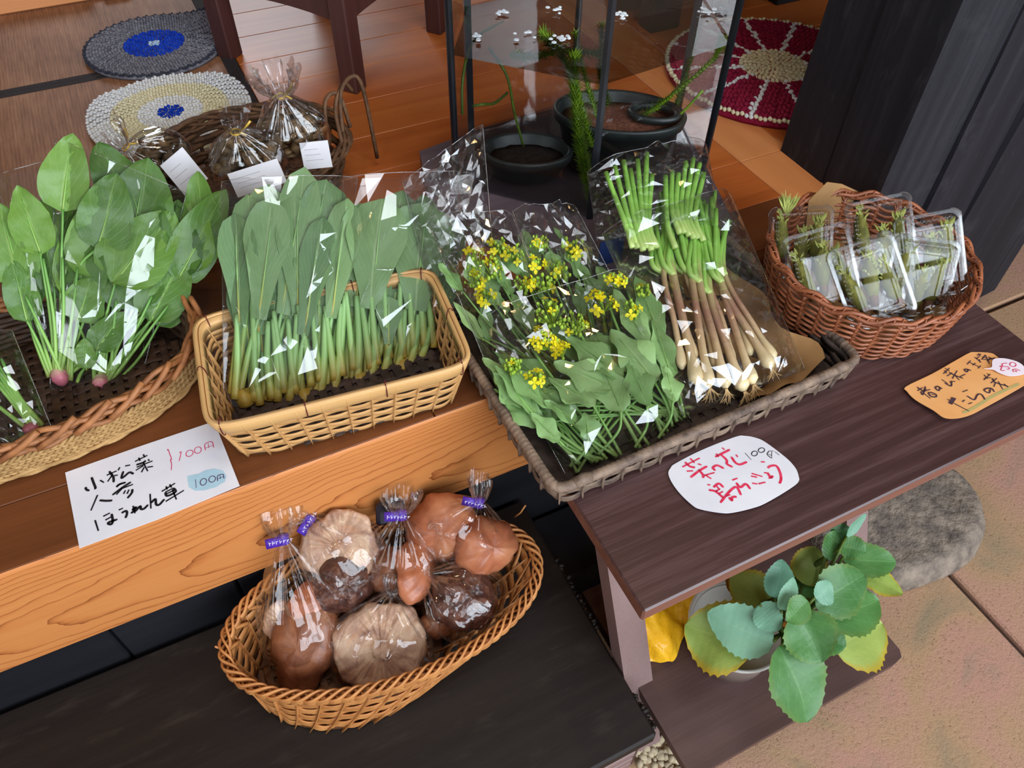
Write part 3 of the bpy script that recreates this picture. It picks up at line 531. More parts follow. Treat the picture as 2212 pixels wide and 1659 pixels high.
# ------------------------------------------------------------------ setting
def S(o): o['kind'] = 'structure'; return o
fl = S(root('floor', (0, 0, -.5)))                       # earthen entrance floor
for x0, y0, x1, y1 in ((-3.2, -3.4, 1.119, .80), (1.131, -3.4, 6, .786), (1.131, .798, 6, 1.3)):
    mk('concrete_slab', box(x0, y0, -.58, x1, y1, -.5, .004), 'doma', fl)
mk('joint_fill', box(-3.2, -3.4, -.6, 6, 1.3, -.512), 'joint', fl)
rf = S(root('floor', (0, 1, 0)))                         # raised timber floor
mk('underlay', box(-3.2, .73, -.06, 1.17, 6, -.022), 'black', rf); mk('underlay', box(1.17, 1.06, -.06, 4.5, 6, -.022), 'black', rf)
ys = [.6992, .8065, .925, 1.06, 1.195, 1.345]
for a, b in zip(ys[:-1], ys[1:]):
    mk('floor_plank', box(-3.2, a, -.022, .224, b-.0012, 0, .0012), 'floor_dark', rf)
    mk('floor_plank', box(.2252, a, -.022, 1.058, b-.0012, 0, .0012), 'floor_orange' if a > .9 else 'floor_dark', rf)
ys = [1.345, 1.48, 1.63, 1.786, 1.916, 2.058, 2.2, 2.35, 2.5, 2.66, 2.82, 3.0, 3.2, 3.4, 3.7, 4.0, 4.4, 4.8, 5.4, 6]
for a, b in zip(ys[:-1], ys[1:]): mk('floor_plank', box(.2115, a, -.022, 1.058, b-.0014, 0, .0012), 'floor_orange', rf)
mk('floor_plank', box(1.0595, .735, -.022, 1.168, 1.058, 0, .0012), 'floor_orange_y', rf)
mk('floor_plank', box(1.0595, 1.0595, -.022, 1.186, 6, 0, .0012), 'floor_orange_y', rf)
ys = [1.06, 1.2, 1.35, 1.5, 1.66, 1.82, 2.0, 2.2, 2.4, 2.7, 3, 3.5, 4, 5, 6]
for a, b in zip(ys[:-1], ys[1:]): mk('floor_plank', box(1.1875, a, -.022, 4.5, b-.0014, 0, .0012), 'floor_orange', rf)
mk('floor_plank', box(-3.2, 1.3465, -.03, .2105, 6, -.024), 'black', rf)
# the front sill of the raised floor
P = [(.695, -.213), (.695, -.006), (.6958, -.0025), (.698, 0), (.6985, 0), (.6985, -.023), (.7255, -.023), (.7255, -.213)]
V = [(x, y, z) for x in (-3.2, 1.17) for y, z in P]; n = len(P)
t1 = S(mk('trim_1', (np.array(V), [tuple(range(n-1, -1, -1)), tuple(range(n, 2*n))]+[(i, (i+1) % n, n+(i+1) % n, n+i) for i in range(n)][::-1]), 'cedar', smooth=False))
t2 = S(root('trim_2', (0, .70, -.5)))
xs = [-3.2, -1.5, -.75, (-0.319,0.702,-0.240)[0], (-0.129,0.702,-0.224)[0], .25, .62, 1.17]
for a, b in zip(xs[:-1], xs[1:]): mk('kick_board', box(a+.002, .701, -.5, b-.002, .72, -.2135, .003), 'black', t2)
S(mk('trim_3', box(1.82, 1.065, -.5, 4.5, 1.085, -.0225), 'black', smooth=False))
S(mk('wall_front', cat_([box(-3.2, -3.5, -.5, -.4, -3.4, 2.8), box(4.3, -3.5, -.5, 6, -3.4, 2.8), box(-.4, -3.5, 2.45, 4.3, -3.4, 2.8)]), 'plaster', smooth=False))
S(mk('wall_left', cat_([box(-3.3, -3.4, -.5, -3.2, 6, 2.8)]), 'plaster', smooth=False))
S(mk('wall_right', box(6, -3.4, -.5, 6.1, 6, 2.8), 'plaster', smooth=False))
S(mk('wall_back', cat_([box(-3.2, 6, -.5, 6, 6.1, 2.8)]), 'plaster', smooth=False))
ce = S(root('ceiling', (1, 1, 2.8)))
for i in range(14): mk('ceiling_board', box(-3.2, -3.4+i*.68, 2.8, 6, -3.4+i*.68+.672, 2.83), 'ceil', ce)
d1 = S(root('door_1', (1.9, -3.3, -.5)))
for x in np.linspace(-.4, 4.3, 6): mk('door_stile', box(x-.03, -2.56, -.5, x+.03, -2.52, 2.45), 'black', d1)
for z in (-.1, .75, 1.6, 2.42): mk('door_rail', box(-.4, -2.55, z-.02, 4.3, -2.53, z+.02), 'black', d1)
# tatami mats
for i, (y0, y1, lb) in enumerate(((1.349, 1.990, 'brown tatami mat with dark cloth edging under the cream crocheted cushion'), (1.9915, 2.63, 'brown tatami mat with dark cloth edging under the grey and blue cushion'))):
    tm = root('tatami_mat', (-.6, y0, 0), lb, 'tatami mat', 'brown tatami mats')
    mk('woven_surface', box(-1.6, y0+.002, -.022, .205, y1-.002, .003, .003), 'tatami', tm)
    for b in ((-1.602, y0, -.02, .2095, y0+.018, .0045), (-1.602, y1-.018, -.02, .2095, y1, .0045), (.178, y0+.0185, -.02, .2095, y1-.0185, .0045)): mk('cloth_border', box(*b, .0015), 'heri', tm)

# pillar, stepping stone, step board, plank and stand
pv = []; rs = np.random.RandomState(3)
sec = [(1.159, .79), (1.30, .783), (1.304, .792), (1.309, .784), (1.46, .785), (1.463, .795), (1.468, .786), (1.60, .79), (1.80, .80), (1.815, .83), (1.80, 1.04), (1.20, 1.06), (1.165, 1.052), (1.160, .93), (1.166, .926), (1.1585, .92)]
zs = np.linspace(-.43, 2.8, 22)
for z in zs:
    for k, (x, y) in enumerate(sec): pv.append((x+.004*math.sin(z*3+k), y+.005*math.sin(z*2.3+k*1.7), z))
n = len(sec); F = grid_faces(len(zs), n, False, True)+[tuple(range(n-1, -1, -1))]
tag(mk('timber_pillar', (np.array(pv), F), 'pillar', smooth=False), 'massive smoke-blackened timber pillar rising behind the reddish wicker basket', 'pillar')
c = (1.109,0.427,-0.430)
V, F = icos((0, 0, 0), (1, 1, 1), 5, 4, .0); 
V = V*np.array([.205, .165, .095]); V *= (1+.05*vnoise(V*9, 3, 1.1)+.012*vnoise(V*60, 4, 1.0))[:, None]; V[:, 2] = np.minimum(V[:, 2], .045+.004*vnoise(V*40, 9, 1.0))
tag(mk('stepping_stone', (V+np.array([1.085, .425, -.475]), F), 'stone'), 'rounded rough grey stone on the earthen floor under the plank', 'stone')
st = root('wooden_step', (-.3, .46, -.5), 'wide blackened wooden step board carrying the oval mushroom basket', 'step')
mk('step_top', box(-1.8, .232, -.345, .372, .692, -.315, .004), 'step', st)
for z in (-.372, -.405, -.438): mk('front_slat', box(-1.75, .240, z-.0105, .352, .262, z+.0105, .002), 'leg', st)
mk('front_rail', box(-1.75, .24, -.50, .352, .262, -.452, .002), 'leg', st); mk('end_board', box(.345, .246, -.5, .366, .68, -.3455, .003), 'stand', st)
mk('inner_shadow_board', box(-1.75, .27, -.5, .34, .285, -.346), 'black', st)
acc = []
for i in range(70):
    y = .246+.005*i+R.uniform(-.002, .002)
    if .42 < y < .56 or y < .30: acc.append(icos((.374+R.uniform(-.002, .004), y, -.322+R.uniform(-.006, .003)), (.006, .004, .006), i, 1, .35))
mk('splintered_edge', cat_(acc), 'step', st, kind='stuff')
kb = tag(mk('kerb_block', box(.385, .55, -.5, .98, .694, -.405, .006), 'black', smooth=False), 'dark stone block against the floor edge, beside the step board', 'block')
pk = root('display_plank', (.75, .5, -.028), 'weathered dark plank carrying the grey tray and reddish basket', 'plank')
o = mk('plank_board', box(.340, .301, -.028, 1.162, .6935, 0, .0025), 'plank', pk, False); o.data.materials.append(M['plank_edge'])
for p in o.data.polygons: p.material_index = 0 if p.normal.z > .5 else 1
sd = root('shelf_stand', (.56, .3, -.5), 'dark stained stand with splayed legs and a lower plant shelf', 'stand')
def slat_leg(x0, x1, yt, w, mat):
    k = .455; zt, zb = -.0285, -.5; P = [(yt, zt), (yt+w, zt), (yt+w+k*(zb-zt), zb), (yt+k*(zb-zt), zb)]
    V = [(x, y, z) for x in (x0, x1) for y, z in P]; mk('leg', (np.array(V), [(0, 1, 2, 3)[::-1], (4, 5, 6, 7), (0, 4, 7, 3), (1, 2, 6, 5), (0, 1, 5, 4), (3, 7, 6, 2)]), mat, sd, False)
slat_leg(.375, .425, .466, .036, 'leg'); slat_leg(.832, .880, .466, .036, 'leg')
for x in (.40, .80): mk('shelf_batten', box(x, .30, -.395, x+.03, .50, -.3805), 'stand', sd)
o2 = [(.3975, .172), (.404, .165), (.805, .164), (.820, .167), (.827, .178), (.827, .50), (.3975, .50)]
mk('lower_shelf', prism(o2, -.38, -.36), 'stand', sd, False)
mk('screw_head', ball((.374, .47, -.06), .006, 8, 4, (.4, 1, 1)), 'pot_white', sd)
acc = [icos((R.uniform(.375, .44), R.uniform(.05, .26), -.5+R.uniform(0, .004)), (R.uniform(.003, .009),)*3, i, 1, .3) for i in range(260)]
mk('gravel', cat_(acc), 'pebble', None, kind='stuff')['category'] = 'gravel'; bpy.data.objects['gravel']['label'] = 'coarse pale gravel strip between the step board and plant stand'

# ------------------------------------------------------------------ background furniture
def leg_bar(parent, x, y, z0, z1, w, rot, mat, name='leg'):
    mk(name, rotz(box(x-w/2, y-w/2, z0, x+w/2, y+w/2, z1, .003), rot, (x, y)), mat, parent)
so = root('low_stool', (.46, 1.93, 0), 'reddish brown square wooden stool standing on the orange floorboards', 'stool')
A, B, Cc = np.array((.204, 1.97)), np.array((.426, 1.687)), np.array((.717, 1.887)); D = A+Cc-B; rot = math.atan2(B[1]-A[1], B[0]-A[0])
for q in (A, B, Cc, D): leg_bar(so, q[0], q[1], 0, .40, .044, rot, 'stool')
for p, q in ((A, B), (B, Cc), (Cc, D), (D, A)):
    d = norm(q-p); c = (p+q)/2; L = np.linalg.norm(q-p); tt = np.linspace(-L/2+.0225, L/2-.0225, 15); th = .0095
    lo = .152+.014*(1-(tt/(L/2))**2)
    V = []; nn = np.array([-d[1], d[0]])
    for s in (-th, th):
        for t, z in zip(tt, lo): V += [(*(c+d*t+nn*s), z), (*(c+d*t+nn*s), .40)]
    n = len(tt)*2; F = [(2*i, 2*i+2, 2*i+3, 2*i+1) for i in range(len(tt)-1)]+[(n+2*i+1, n+2*i+3, n+2*i+2, n+2*i) for i in range(len(tt)-1)]+[(2*i, n+2*i, n+2*i+2, 2*i+2) for i in range(len(tt)-1)]+[(0, 1, n+1, n), (n-2, 2*n-2, 2*n-1, n-1)]
    mk('apron', (np.array(V), F), 'stool', so, False)
c = (A+Cc)/2; mk('seat', rotz(box(c[0]-.21, c[1]-.21, .401, c[0]+.21, c[1]+.21, .43, .006), rot, c), 'stool', so)
pf = root('pine_floor_frame', (-.3, 2.43, .0045), 'pale pine frame resting on the far tatami mat', 'frame')
mk('bottom_rail', box(-.9, 2.432, .0045, -.06, 2.462, .052, .003), 'pine', pf); mk('foot_block', box(-.035, 2.41, .0045, .035, 2.47, .022, .006), 'pine', pf); mk('foot_rail', box(-.06, 2.44, .0045, -.035, 2.46, .018), 'pine', pf)
for x in (-.33, -.88): mk('upright', box(x, 2.435, .0525, x+.03, 2.46, .46, .003), 'pine', pf)
mk('top_rail', box(-.9, 2.432, .4605, -.25, 2.462, .49, .003), 'pine', pf); mk('back_panel', box(-.85, 2.449, .06, -.335, 2.4545, .455), 'stool', pf)
db = root('dark_bench', (1.9, 1.9, 0), 'low dark wooden bench standing behind the crimson cushion', 'bench')
mk('seat', box(1.2, 1.62, .30, 2.7, 2.2, .335, .004), 'black', db); mk('back_board', box(1.2, 1.78, .0, 2.7, 1.80, .2995), 'black', db)
for x in (1.21, 1.40, 1.62, 1.84, 2.6): mk('leg', box(x, 1.64, 0, x+.09, 1.70, .2995, .003), 'black', db)

# crocheted cushions
def cushion(name, c, rad, rings, label, tilt=0.0, curl=None, th=.012, ribs=None):
    ob = root(name, (c[0], c[1], c[2]), label, 'cushion', 'crocheted round cushions')
    rings = [m for m in rings for _ in (0, 1)][:-1] if len(rings) < 14 else rings; nr = len(rings); dr = rad/nr
    prof = [(rad*.98, c[2]), (rad*1.0, c[2]+th*.5), (rad*.96, c[2]+th), (.002, c[2]+th)]
    mk('pad', lathe([(r, z-c[2]) for r, z in prof], 40, c), rings[nr//2], ob)
    acc = {}
    for i in range(nr):
        r = (i+.55)*dr; k = max(5, int(2*math.pi*r/(dr*.98)))
        for j in range(k):
            a = 2*math.pi*(j+.5*(i % 2))/k; m = rings[i]
            if ribs and i > 6:
                if any(abs(((a/(2*math.pi)-(b+.3)/ribs+.5) % 1)-.5) < .56/k for b in range(ribs)): m = 'y_white'
            x, y = r*math.cos(a), r*math.sin(a); z = th+.002*math.sin(j*2.1+i)+(curl(a, r/rad) if curl else 0)
            V, F = ball((0, 0, 0), dr*.56, 6, 4, (1.25, .9, .8)); ca, sa = math.cos(a+.5), math.sin(a+.5)
            V = np.c_[V[:, 0]*ca-V[:, 1]*sa, V[:, 0]*sa+V[:, 1]*ca, V[:, 2]]+np.array([c[0]+x, c[1]+y, c[2]+z]); acc.setdefault((i, m), []).append((V, F))
    for (i, m), v in acc.items(): mk('stitch_round' if m != 'y_white' or not ribs else 'white_rib_stitch', cat_(v), m, ob, kind='stuff' if ribs else None)
cushion('floor_cushion', (.045, 2.075, .004), .165, ['y_pale']+['y_blue']*4+['y_grey']*6+['y_dgrey'], 'grey crocheted round cushion with a blue centre on the far tatami', curl=lambda a, q: .045*max(0, math.cos(a-.15))**6*q**4)
cushion('floor_cushion', (.024, 1.728, .004), .172, ['y_blue']*2+['y_white']*3+['y_cream']*4+['y_white']*4, 'cream and white crocheted cushion with a small blue star centre', curl=lambda a, q: .012*max(0, math.sin(a*3))*q**3)
cushion('floor_cushion', (1.362, 1.335, 0), .26, ['y_cream']*4+['y_red']*8+['y_cream'], 'crimson crocheted cushion with white ribs and cream centre beside the pillar', th=.02, ribs=12)

# ------------------------------------------------------------------ water tank
poly = [(.395, 1.12), (.442, 1.305), (.60, 1.332), (.83, 1.34), (.99, 1.2), (.915, .97), (.87, .845), (.60, .84)]
tag(mk('tank_slab', prism(poly, .0005, .048), 'slab_grey', smooth=False), 'thick grey purple wooden slab on the floor under the hexagonal tank', 'slab')
hx = [(.462, 1.164), (.640, .970), (.910, 1.001), (.985, 1.20), (.812, 1.345), (.565, 1.33)]; zb, zw, zt = .0485, .30, .47
tk = root('glass_tank', (.732, 1.195, zb), 'hexagonal glass water tank with black seams on the grey slab', 'tank')
for i in range(6):
    (x0, y0), (x1, y1) = hx[i], hx[(i+1) % 6]; mk('glass_pane', (np.array([(x0, y0, zb), (x1, y1, zb), (x1, y1, zt), (x0, y0, zt)]), [(0, 1, 2, 3)]), 'glass', tk, False)
    c0 = np.array((.732, 1.195)); q = np.array(hx[i]); d = norm(q-c0); e = np.array([-d[1], d[0]]); w = .0062
    pts = [q+d*.003-e*w, q+d*.005, q+d*.003+e*w, q-d*.008]
    mk('corner_seam', prism([tuple(p) for p in pts], zb, zt), 'silicone', tk, False)
mk('tank_floor', prism([tuple((np.array(q)-c0)*.985+c0) for q in hx], zb, zb+.005), 'glass', tk, False)
tag(mk('tank_water', (np.array([(*((np.array(q)-c0)*.985+c0), zw) for q in hx]), [tuple(range(6))]), 'water', smooth=False), 'still water surface inside the hexagonal glass tank', 'water')
def pot(name, c, r, h, label, wall=.006, lip=.006, soil='red_soil', mat='pot_black', drop=.02, taper=.78):
    o = root(name, c, label, 'pot')
    mk('pot_wall', lathe([(r*taper, 0), (r*.96, h-.02), (r+lip*.5, h-.019), (r+lip, h-.004), (r+lip*.6, h), (r-wall*.3, h), (r-wall, h-.004), (r*taper-wall+.01, .01)], 40, c), mat, o)
    rr = r*(taper+(1-taper)*(1-drop/h))-wall; V, F = lathe([(rr, -.012), (rr, 0), (rr*.6, .004), (.001, .006)], 32, (c[0], c[1], c[2]+h-drop)); V[:, 2] += .0016*vnoise(V*60, 2, 2.0); mk('soil', (V, F), soil, o); return o
def squash(o, c, k, sh=(0, 0)):
    d = norm(np.array([c[0], c[1]])); 
    for ch in o.children:
        for v in ch.data.vertices:
            x, y = v.co.x, v.co.y; q = (x*d[0]+y*d[1])*(k-1); v.co.x += q*d[0]+sh[0]; v.co.y += q*d[1]+sh[1]
zp = zb+.0055
p2 = pot('plant_pot', (.778, 1.115, zp), .118, .112, 'large black plastic pot of reddish grit sunk in the tank')
mk('inner_ring', tube(ring_ellipse(.835, 1.085, .043, .043, zp+.108, 28), .008, 8, True), 'pot_black', p2)
squash(pot('plant_pot', (.604, 1.165, zp), .082, .05, 'smaller black pot low in the left of the tank', soil='soil'), (.604, 1.165), .66, (-.004, -.02))
squash(p2, (.778, 1.115), .62, (-.012, -.018))
def weed(name, pts, leaf_r, mat, label, whorl=7, step=.005, stem=.0026):
    P = smooth_path(pts, max(8, int(sum(np.linalg.norm(np.diff(np.array(pts), axis=0), axis=1))/step)))
    o = root(name, tuple(P[0]), label, 'water plant'); mk('stem', tube(P, stem, 5), mat, o); acc = []
    for i, p in enumerate(P):
        t = norm(P[min(i+1, len(P)-1)]-P[max(i-1, 0)]); u = norm(np.cross(t, (.3, .1, .9))); v = np.cross(t, u)
        for k in range(whorl):
            a = 6.283*k/whorl+i*.9; d = norm(u*math.cos(a)+v*math.sin(a)+t*.75); L = leaf_r*R.uniform(.7, 1.1); s = norm(np.cross(d, t))*L*.17
            acc.append((np.array([p-s, p+s, p+d*L]), [(0, 1, 2)]))
    if acc: mk('needle_leaves', cat_(acc), mat, o, False, kind='stuff')
    return o
weed('water_weed', [(.66, .99, .06), (.645, 1.0, .12), (.635, 1.015, .18), (.635, 1.04, .24), (.65, 1.08, .297)], .021, 'weed', 'bright green bushy water weed standing at the tank front corner', 12, .004, .0034)
weed('water_weed', [(.80, 1.08, .15), (.84, 1.05, .2), (.90, 1.03, .262), (.93, 1.05, .285)], .016, 'weed', 'slanting feathery water weed from the large pot to the right pane', 7, .005)
weed('water_weed', [(.83, 1.06, .12), (.86, 1.035, .17), (.885, 1.02, .215)], .004, 'weed', 'short bare green stem leaning at the right pane', 2, .02)
weed('water_weed', [(.76, 1.13, .16), (.745, 1.14, .22), (.75, 1.16, .297)], .02, 'weed_dark', 'dark bushy water weed rising from the large pot', 8, .006)
weed('water_weed', [(.72, 1.1, .16), (.70, 1.12, .23), (.69, 1.15, .297)], .018, 'weed', 'yellow green water weed at the left rim of the large pot', 7, .006)
weed('water_weed', [(.60, 1.16, .10), (.575, 1.15, .18), (.56, 1.15, .25), (.535, 1.17, .297)], .006, 'weed_dark', 'thin olive water weed rising from the smaller pot', 3, .009)
weed('water_weed', [(.585, 1.2, .19), (.54, 1.16, .2), (.51, 1.14, .215), (.495, 1.15, .21)], .005, 'weed_dark', 'thin drooping olive runner at the left of the tank', 3, .009)
weed('water_weed', [(.48, 1.165, .19), (.49, 1.18, .25), (.53, 1.22, .29), (.60, 1.25, .297)], .004, 'weed_dark', 'arched bare runner against the left tank pane', 2, .02)
for k, (x, y, n_) in enumerate(((.655, 1.135, 16), (.61, 1.27, 8), (.70, 1.24, 8), (.79, 1.17, 9), (.60, 1.17, 5), (.94, 1.12, 12), (.53, 1.2, 6), (.72, 1.35, 7), (.88, 1.25, 6))):
    o = root('floating_blossoms', (x, y, zw), ('largest white blossom cluster, floating at the middle of the tank water', 'white blossom cluster near the left back pane of the tank', 'white blossom cluster at the back centre of the tank water', 'white blossom cluster floating right of the front corner seam', 'small white blossom cluster left of the largest one in the tank', 'long white blossom cluster at the right pane of the tank', 'white blossom cluster closest to the left corner seam of the tank', 'white blossom cluster at the far back seam of the tank', 'white blossom cluster at the back right of the tank')[k], 'blossom', 'white blossoms floating in the tank')
    for i in range(n_):
        a, r = R.uniform(0, 6.28), R.uniform(0, .022); q = (x+r*math.cos(a), y+r*math.sin(a)*.8, zw+.002+R.uniform(0, .003)); s = R.uniform(.003, .0055)
        mk('petal_head', lathe([(s*.3, 0), (s, .001), (s*.7, .0025), (.0003, .002)], 6, q), 'weed_white', o, False)
weed('water_weed', [(.69, 1.06, .13), (.675, 1.09, .2), (.66, 1.13, .27), (.64, 1.17, .297)], .022, 'weed', 'bushy yellow green weed just behind the front corner seam', 11, .005, .003)
weed('water_weed', [(.87, 1.07, .15), (.90, 1.09, .22), (.93, 1.12, .29)], .018, 'weed_dark', 'olive weed near the right seam of the tank', 8, .006)
weed('water_weed', [(.56, 1.14, .292), (.60, 1.13, .286), (.65, 1.12, .29), (.70, 1.10, .285)], .02, 'weed', 'weed trailing just under the water surface at the left front pane', 9, .006)
tag(mk('blue_label', prism([tuple(p) for p in ((.585, .845), (.63, .842), (.63, .8435), (.585, .8465))], .0495, .10), 'blue_card', smooth=False), 'small navy card leaning at the foot of the tank', 'card')

# ------------------------------------------------------------------ baskets
def lerp_ring(f0, f1, p=1.0):
    def f(h, n): t = max(0.0, min(1.0, h)); a = f0(n); b = f1(n); q = t**p; Q = a*(1-q)+b*q; Q[:, 2] = a[:, 2]*(1-t)+b[:, 2]*t; return Q
    return f
# rectangular bamboo basket
bb = root('bamboo_basket', (.114, .82, 0), 'pale rectangular bamboo basket of mustard spinach bags, mid row', 'basket')
rg = lerp_ring(lambda n: ring_ellipse(.116, .814, .162, .092, .003, n, -.11, 8), lambda n: ring_ellipse(.116, .813, .181, .110, .104, n, -.11, 10))
stakes(bb, rg, 32, flat(.0105, .0012), 'bamboo', 0, .96)
weave(bb, rg, 8, 32, .0024, flat(.0100, .0013), 'bamboo', .0, .80, 'weaver', 8, 1, .0006)
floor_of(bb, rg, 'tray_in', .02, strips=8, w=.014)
for off, w, h, nm in ((.0035, .026, .885, 'outer_rim_strip'), (-.0035, .022, .90, 'inner_rim_strip'), (.0005, .005, 1.015, 'top_rim_strip')):
    P = rg(h, 200); O, T = outward(P); up = norm(rg(1, 200)-rg(.8, 200)); mk(nm, sweep(P+O*off, O, up, flat(w, .0022 if nm[0] != 't' else .006), True), 'bamboo_rim', bb)
P = rg(.93, 200); O, T = outward(P)
for i in range(0, 200, 20):
    a = np.linspace(0, 2*np.pi, 13)[:-1]; c = P[i]; U = O[i]; loop = c+U*(.0058*np.cos(a))[:, None]+np.array([0, 0, 1])*(.0165*np.sin(a)-.001)[:, None]
    mk('rim_tie', tube(loop, .0008, 5, True, ref=T[i]), 'thread', bb)

# oval wicker basket at the left
lb = root('wicker_basket', (-.33, .99, 0), 'wide oval wicker basket with a corded side at the left edge', 'basket')
lg = lerp_ring(lambda n: ring_ellipse(-.33, .985, .262, .138, .004, n, 0, 2.3), lambda n: ring_ellipse(-.33, .985, .278, .150, .078, n, 0, 2.2))
for j in range(6):
    P = lg(.14+.075*j, 420); rope_rim(lb, P, .0042, 'cord', 2, 74 if j % 2 else -74, 'cord_strand', .6)
li = lerp_ring(lambda n: ring_ellipse(-.33, .985, .252, .128, .006, n, 0, 2.3), lambda n: ring_ellipse(-.33, .985, .268, .140, .07, n, 0, 2.2))
weave(lb, li, 7, 44, .0022, circ(.0045, 6), 'wicker_dark', .03, .95, 'inner_weaver', 5, 1)
floor_of(lb, li, 'wicker_dark', .03, strips=8, w=.013)
for j in range(5):
    n = 300; P = lg(.66+.085*j, n); O, T = outward(P); th = np.arange(n)/n*2*np.pi
    P = P+O*(.004*np.sin(17*th+j*2.4))[:, None]+np.array([0, 0, 1])*(.004*np.cos(17*th+j*2.4))[:, None]; mk('rim_rod', tube(P, .0043, 6, True), 'wicker', lb)
for j in range(2):
    n = 240; P = lg(.03+.05*j, n); O, T = outward(P); th = np.arange(n)/n*2*np.pi; P = P+O*(.004+.002*np.sin(24*th+j*3))[:, None]; mk('foot_rod', tube(P, .0034, 6, True), 'cord', lb)
P = lg(1.0, 60); O, T = outward(P)
for i in range(0, 60, 2):
    a, b = P[i]-T[i]*.03+O[i]*.006-np.array([0, 0, .018]), P[i]+T[i]*.028+O[i]*.004+np.array([0, 0, .009]); mk('rod_end', tube(smooth_path([a, (a+b)/2+O[i]*.004, b], 6), .0046, 6), 'wicker', lb)

# grey brown tray
ty = root('woven_tray', (.568, .675, 0), 'grey brown rectangular woven tray across the plank and the floor edge', 'tray')
tg = lerp_ring(lambda n: ring_ellipse(.570, .678, .262, .192, .003, n, .02, 22), lambda n: ring_ellipse(.570, .677, .266, .195, .046, n, .02, 26))
stakes(ty, tg, 56, flat(.013, .0016), 'tray', 0, .95)
weave(ty, tg, 3, 56, .0028, multi(.0135, .003, 3), 'tray', .03, .92, 'weaver', 6, 1, .0012)
ti = lerp_ring(lambda n: ring_ellipse(.570, .678, .255, .185, .004, n, .02, 22), lambda n: ring_ellipse(.570, .677, .259, .188, .044, n, .02, 26))
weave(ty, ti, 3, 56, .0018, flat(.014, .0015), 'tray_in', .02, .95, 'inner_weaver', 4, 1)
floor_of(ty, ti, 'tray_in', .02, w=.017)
n = 900; P = tg(1.0, n); T, A, B = frames(P, True); k = np.arange(n); sc = 1+.13*np.abs(np.sin(k*.82+.8*np.sin(k*.11)))+.05*np.sin(k*.051)
mk('wrapped_rim', sweep(P, A, B, circ(.0068, 8), True, True, sc), 'tray', ty)
for ci in range(4):
    q = [tg(1.0, 4*60)[i] for i in (30+60*ci,)][0]
    mk('corner_binding', tube([q+np.array([-.011, 0, .0]), q+np.array([0, 0, .004]), q+np.array([.011, 0, 0])], .0082, 8), 'tray', ty)
V = []; nx, ny = 26, 22
for i in range(nx):
    for j in range(ny):
        x, y = .66+.135*i/(nx-1), .515+.31*j/(ny-1); z = .0105+.032*max(0, (x-.765)/.03)**1.2*(x > .765)+.004*math.sin(i*.6+j*.35)+.003*math.sin(j*.9); V.append((x+.012*math.sin(j*.7)*(i/(nx-1)), y, z))
V = np.array(V)
tag(mk('paper_liner', (V, grid_faces(nx, ny)), 'kraft'), 'crumpled brown kraft paper lining the right side of the grey tray', 'paper')

# round reddish rattan basket
rb = root('rattan_basket', (.975, .63, 0), 'round reddish rattan basket holding the clear plastic packs', 'basket')
def wavy(n): P = ring_ellipse(.975, .632, .168, .160, .100, n); P[:, 2] += .0035*np.sin(np.arange(n)/n*2*np.pi*17)+.006*np.sin(np.arange(n)/n*2*np.pi-.6); return P
bg_ = lerp_ring(lambda n: ring_ellipse(.975, .632, .150, .142, .003, n), wavy, .7)
stakes(rb, bg_, 34, circ(.0032, 6), 'rattan', 0, .93)
weave(rb, bg_, 15, 34, .0034, [(x, y*1.0) for x, y in circ(.0029, 6)], 'rattan', .0, .86, 'weaver', 6, 1, .0006)
floor_of(rb, bg_, 'wicker_dark', .03, w=.012)
n = 34*12; P = bg_(1.0, n); O, T = outward(P); th = np.arange(n)/n*34*np.pi
for s in range(3):
    Q = P+O*(.0045*np.cos(th*.5+s*2.09))[:, None]+np.array([0, 0, 1])*(.0042*np.sin(th*.5+s*2.09))[:, None]; mk('rim_braid', tube(Q, .0034, 6, True), 'rattan', rb)
mk('rim_lash', tube(P+O*(.0062*np.cos(th*5))[:, None]+np.array([0, 0, 1])*(.0062*np.sin(th*5))[:, None], .0011, 4, True), 'rattan', rb)
Pm = bg_(1.0, 34); O, T = outward(Pm); Pl = bg_(.84, 34)
for i in range(0, 34):
    a, b = Pl[i], Pl[(i+1) % 34]; m = Pm[i]*.5+Pm[(i+1) % 34]*.5
    mk('border_loop', tube(smooth_path([a, a*.35+m*.65-T[i]*.004, m+O[i]*.003, b*.4+m*.6+T[i]*.004, b], 10), .0026, 5), 'rattan', rb)
V = []
for i in range(14):
    for j in range(14):
        a = (i-6.5)/6.5; b = (j-6.5)/6.5; x, y = .985+.125*a, .64+.12*b; z = .014+.006*math.sin(i*1.3+j*.8)+.004*math.sin(j*2.1); V.append((x, y, z))
tag(mk('paper_liner', (np.array(V), grid_faces(14, 14)), 'kraft'), 'brown kraft paper under the clear packs in the rattan basket', 'paper')
V = np.array([(.975, .775, .05), (1.06, .768, .05), (1.075, .775, .10), (1.035, .783, .122), (1.00, .786, .134), (.965, .782, .108)]); 
tag(mk('paper_flap', (np.r_[V, V+np.array([0, .0012, 0])], [(0, 1, 2, 3, 4, 5), (11, 10, 9, 8, 7, 6)]+[(i, 6+i, 6+(i+1) % 6, (i+1) % 6) for i in range(6)]), 'kraft', smooth=False), 'pointed brown paper corner sticking up at the back of the rattan basket', 'paper')

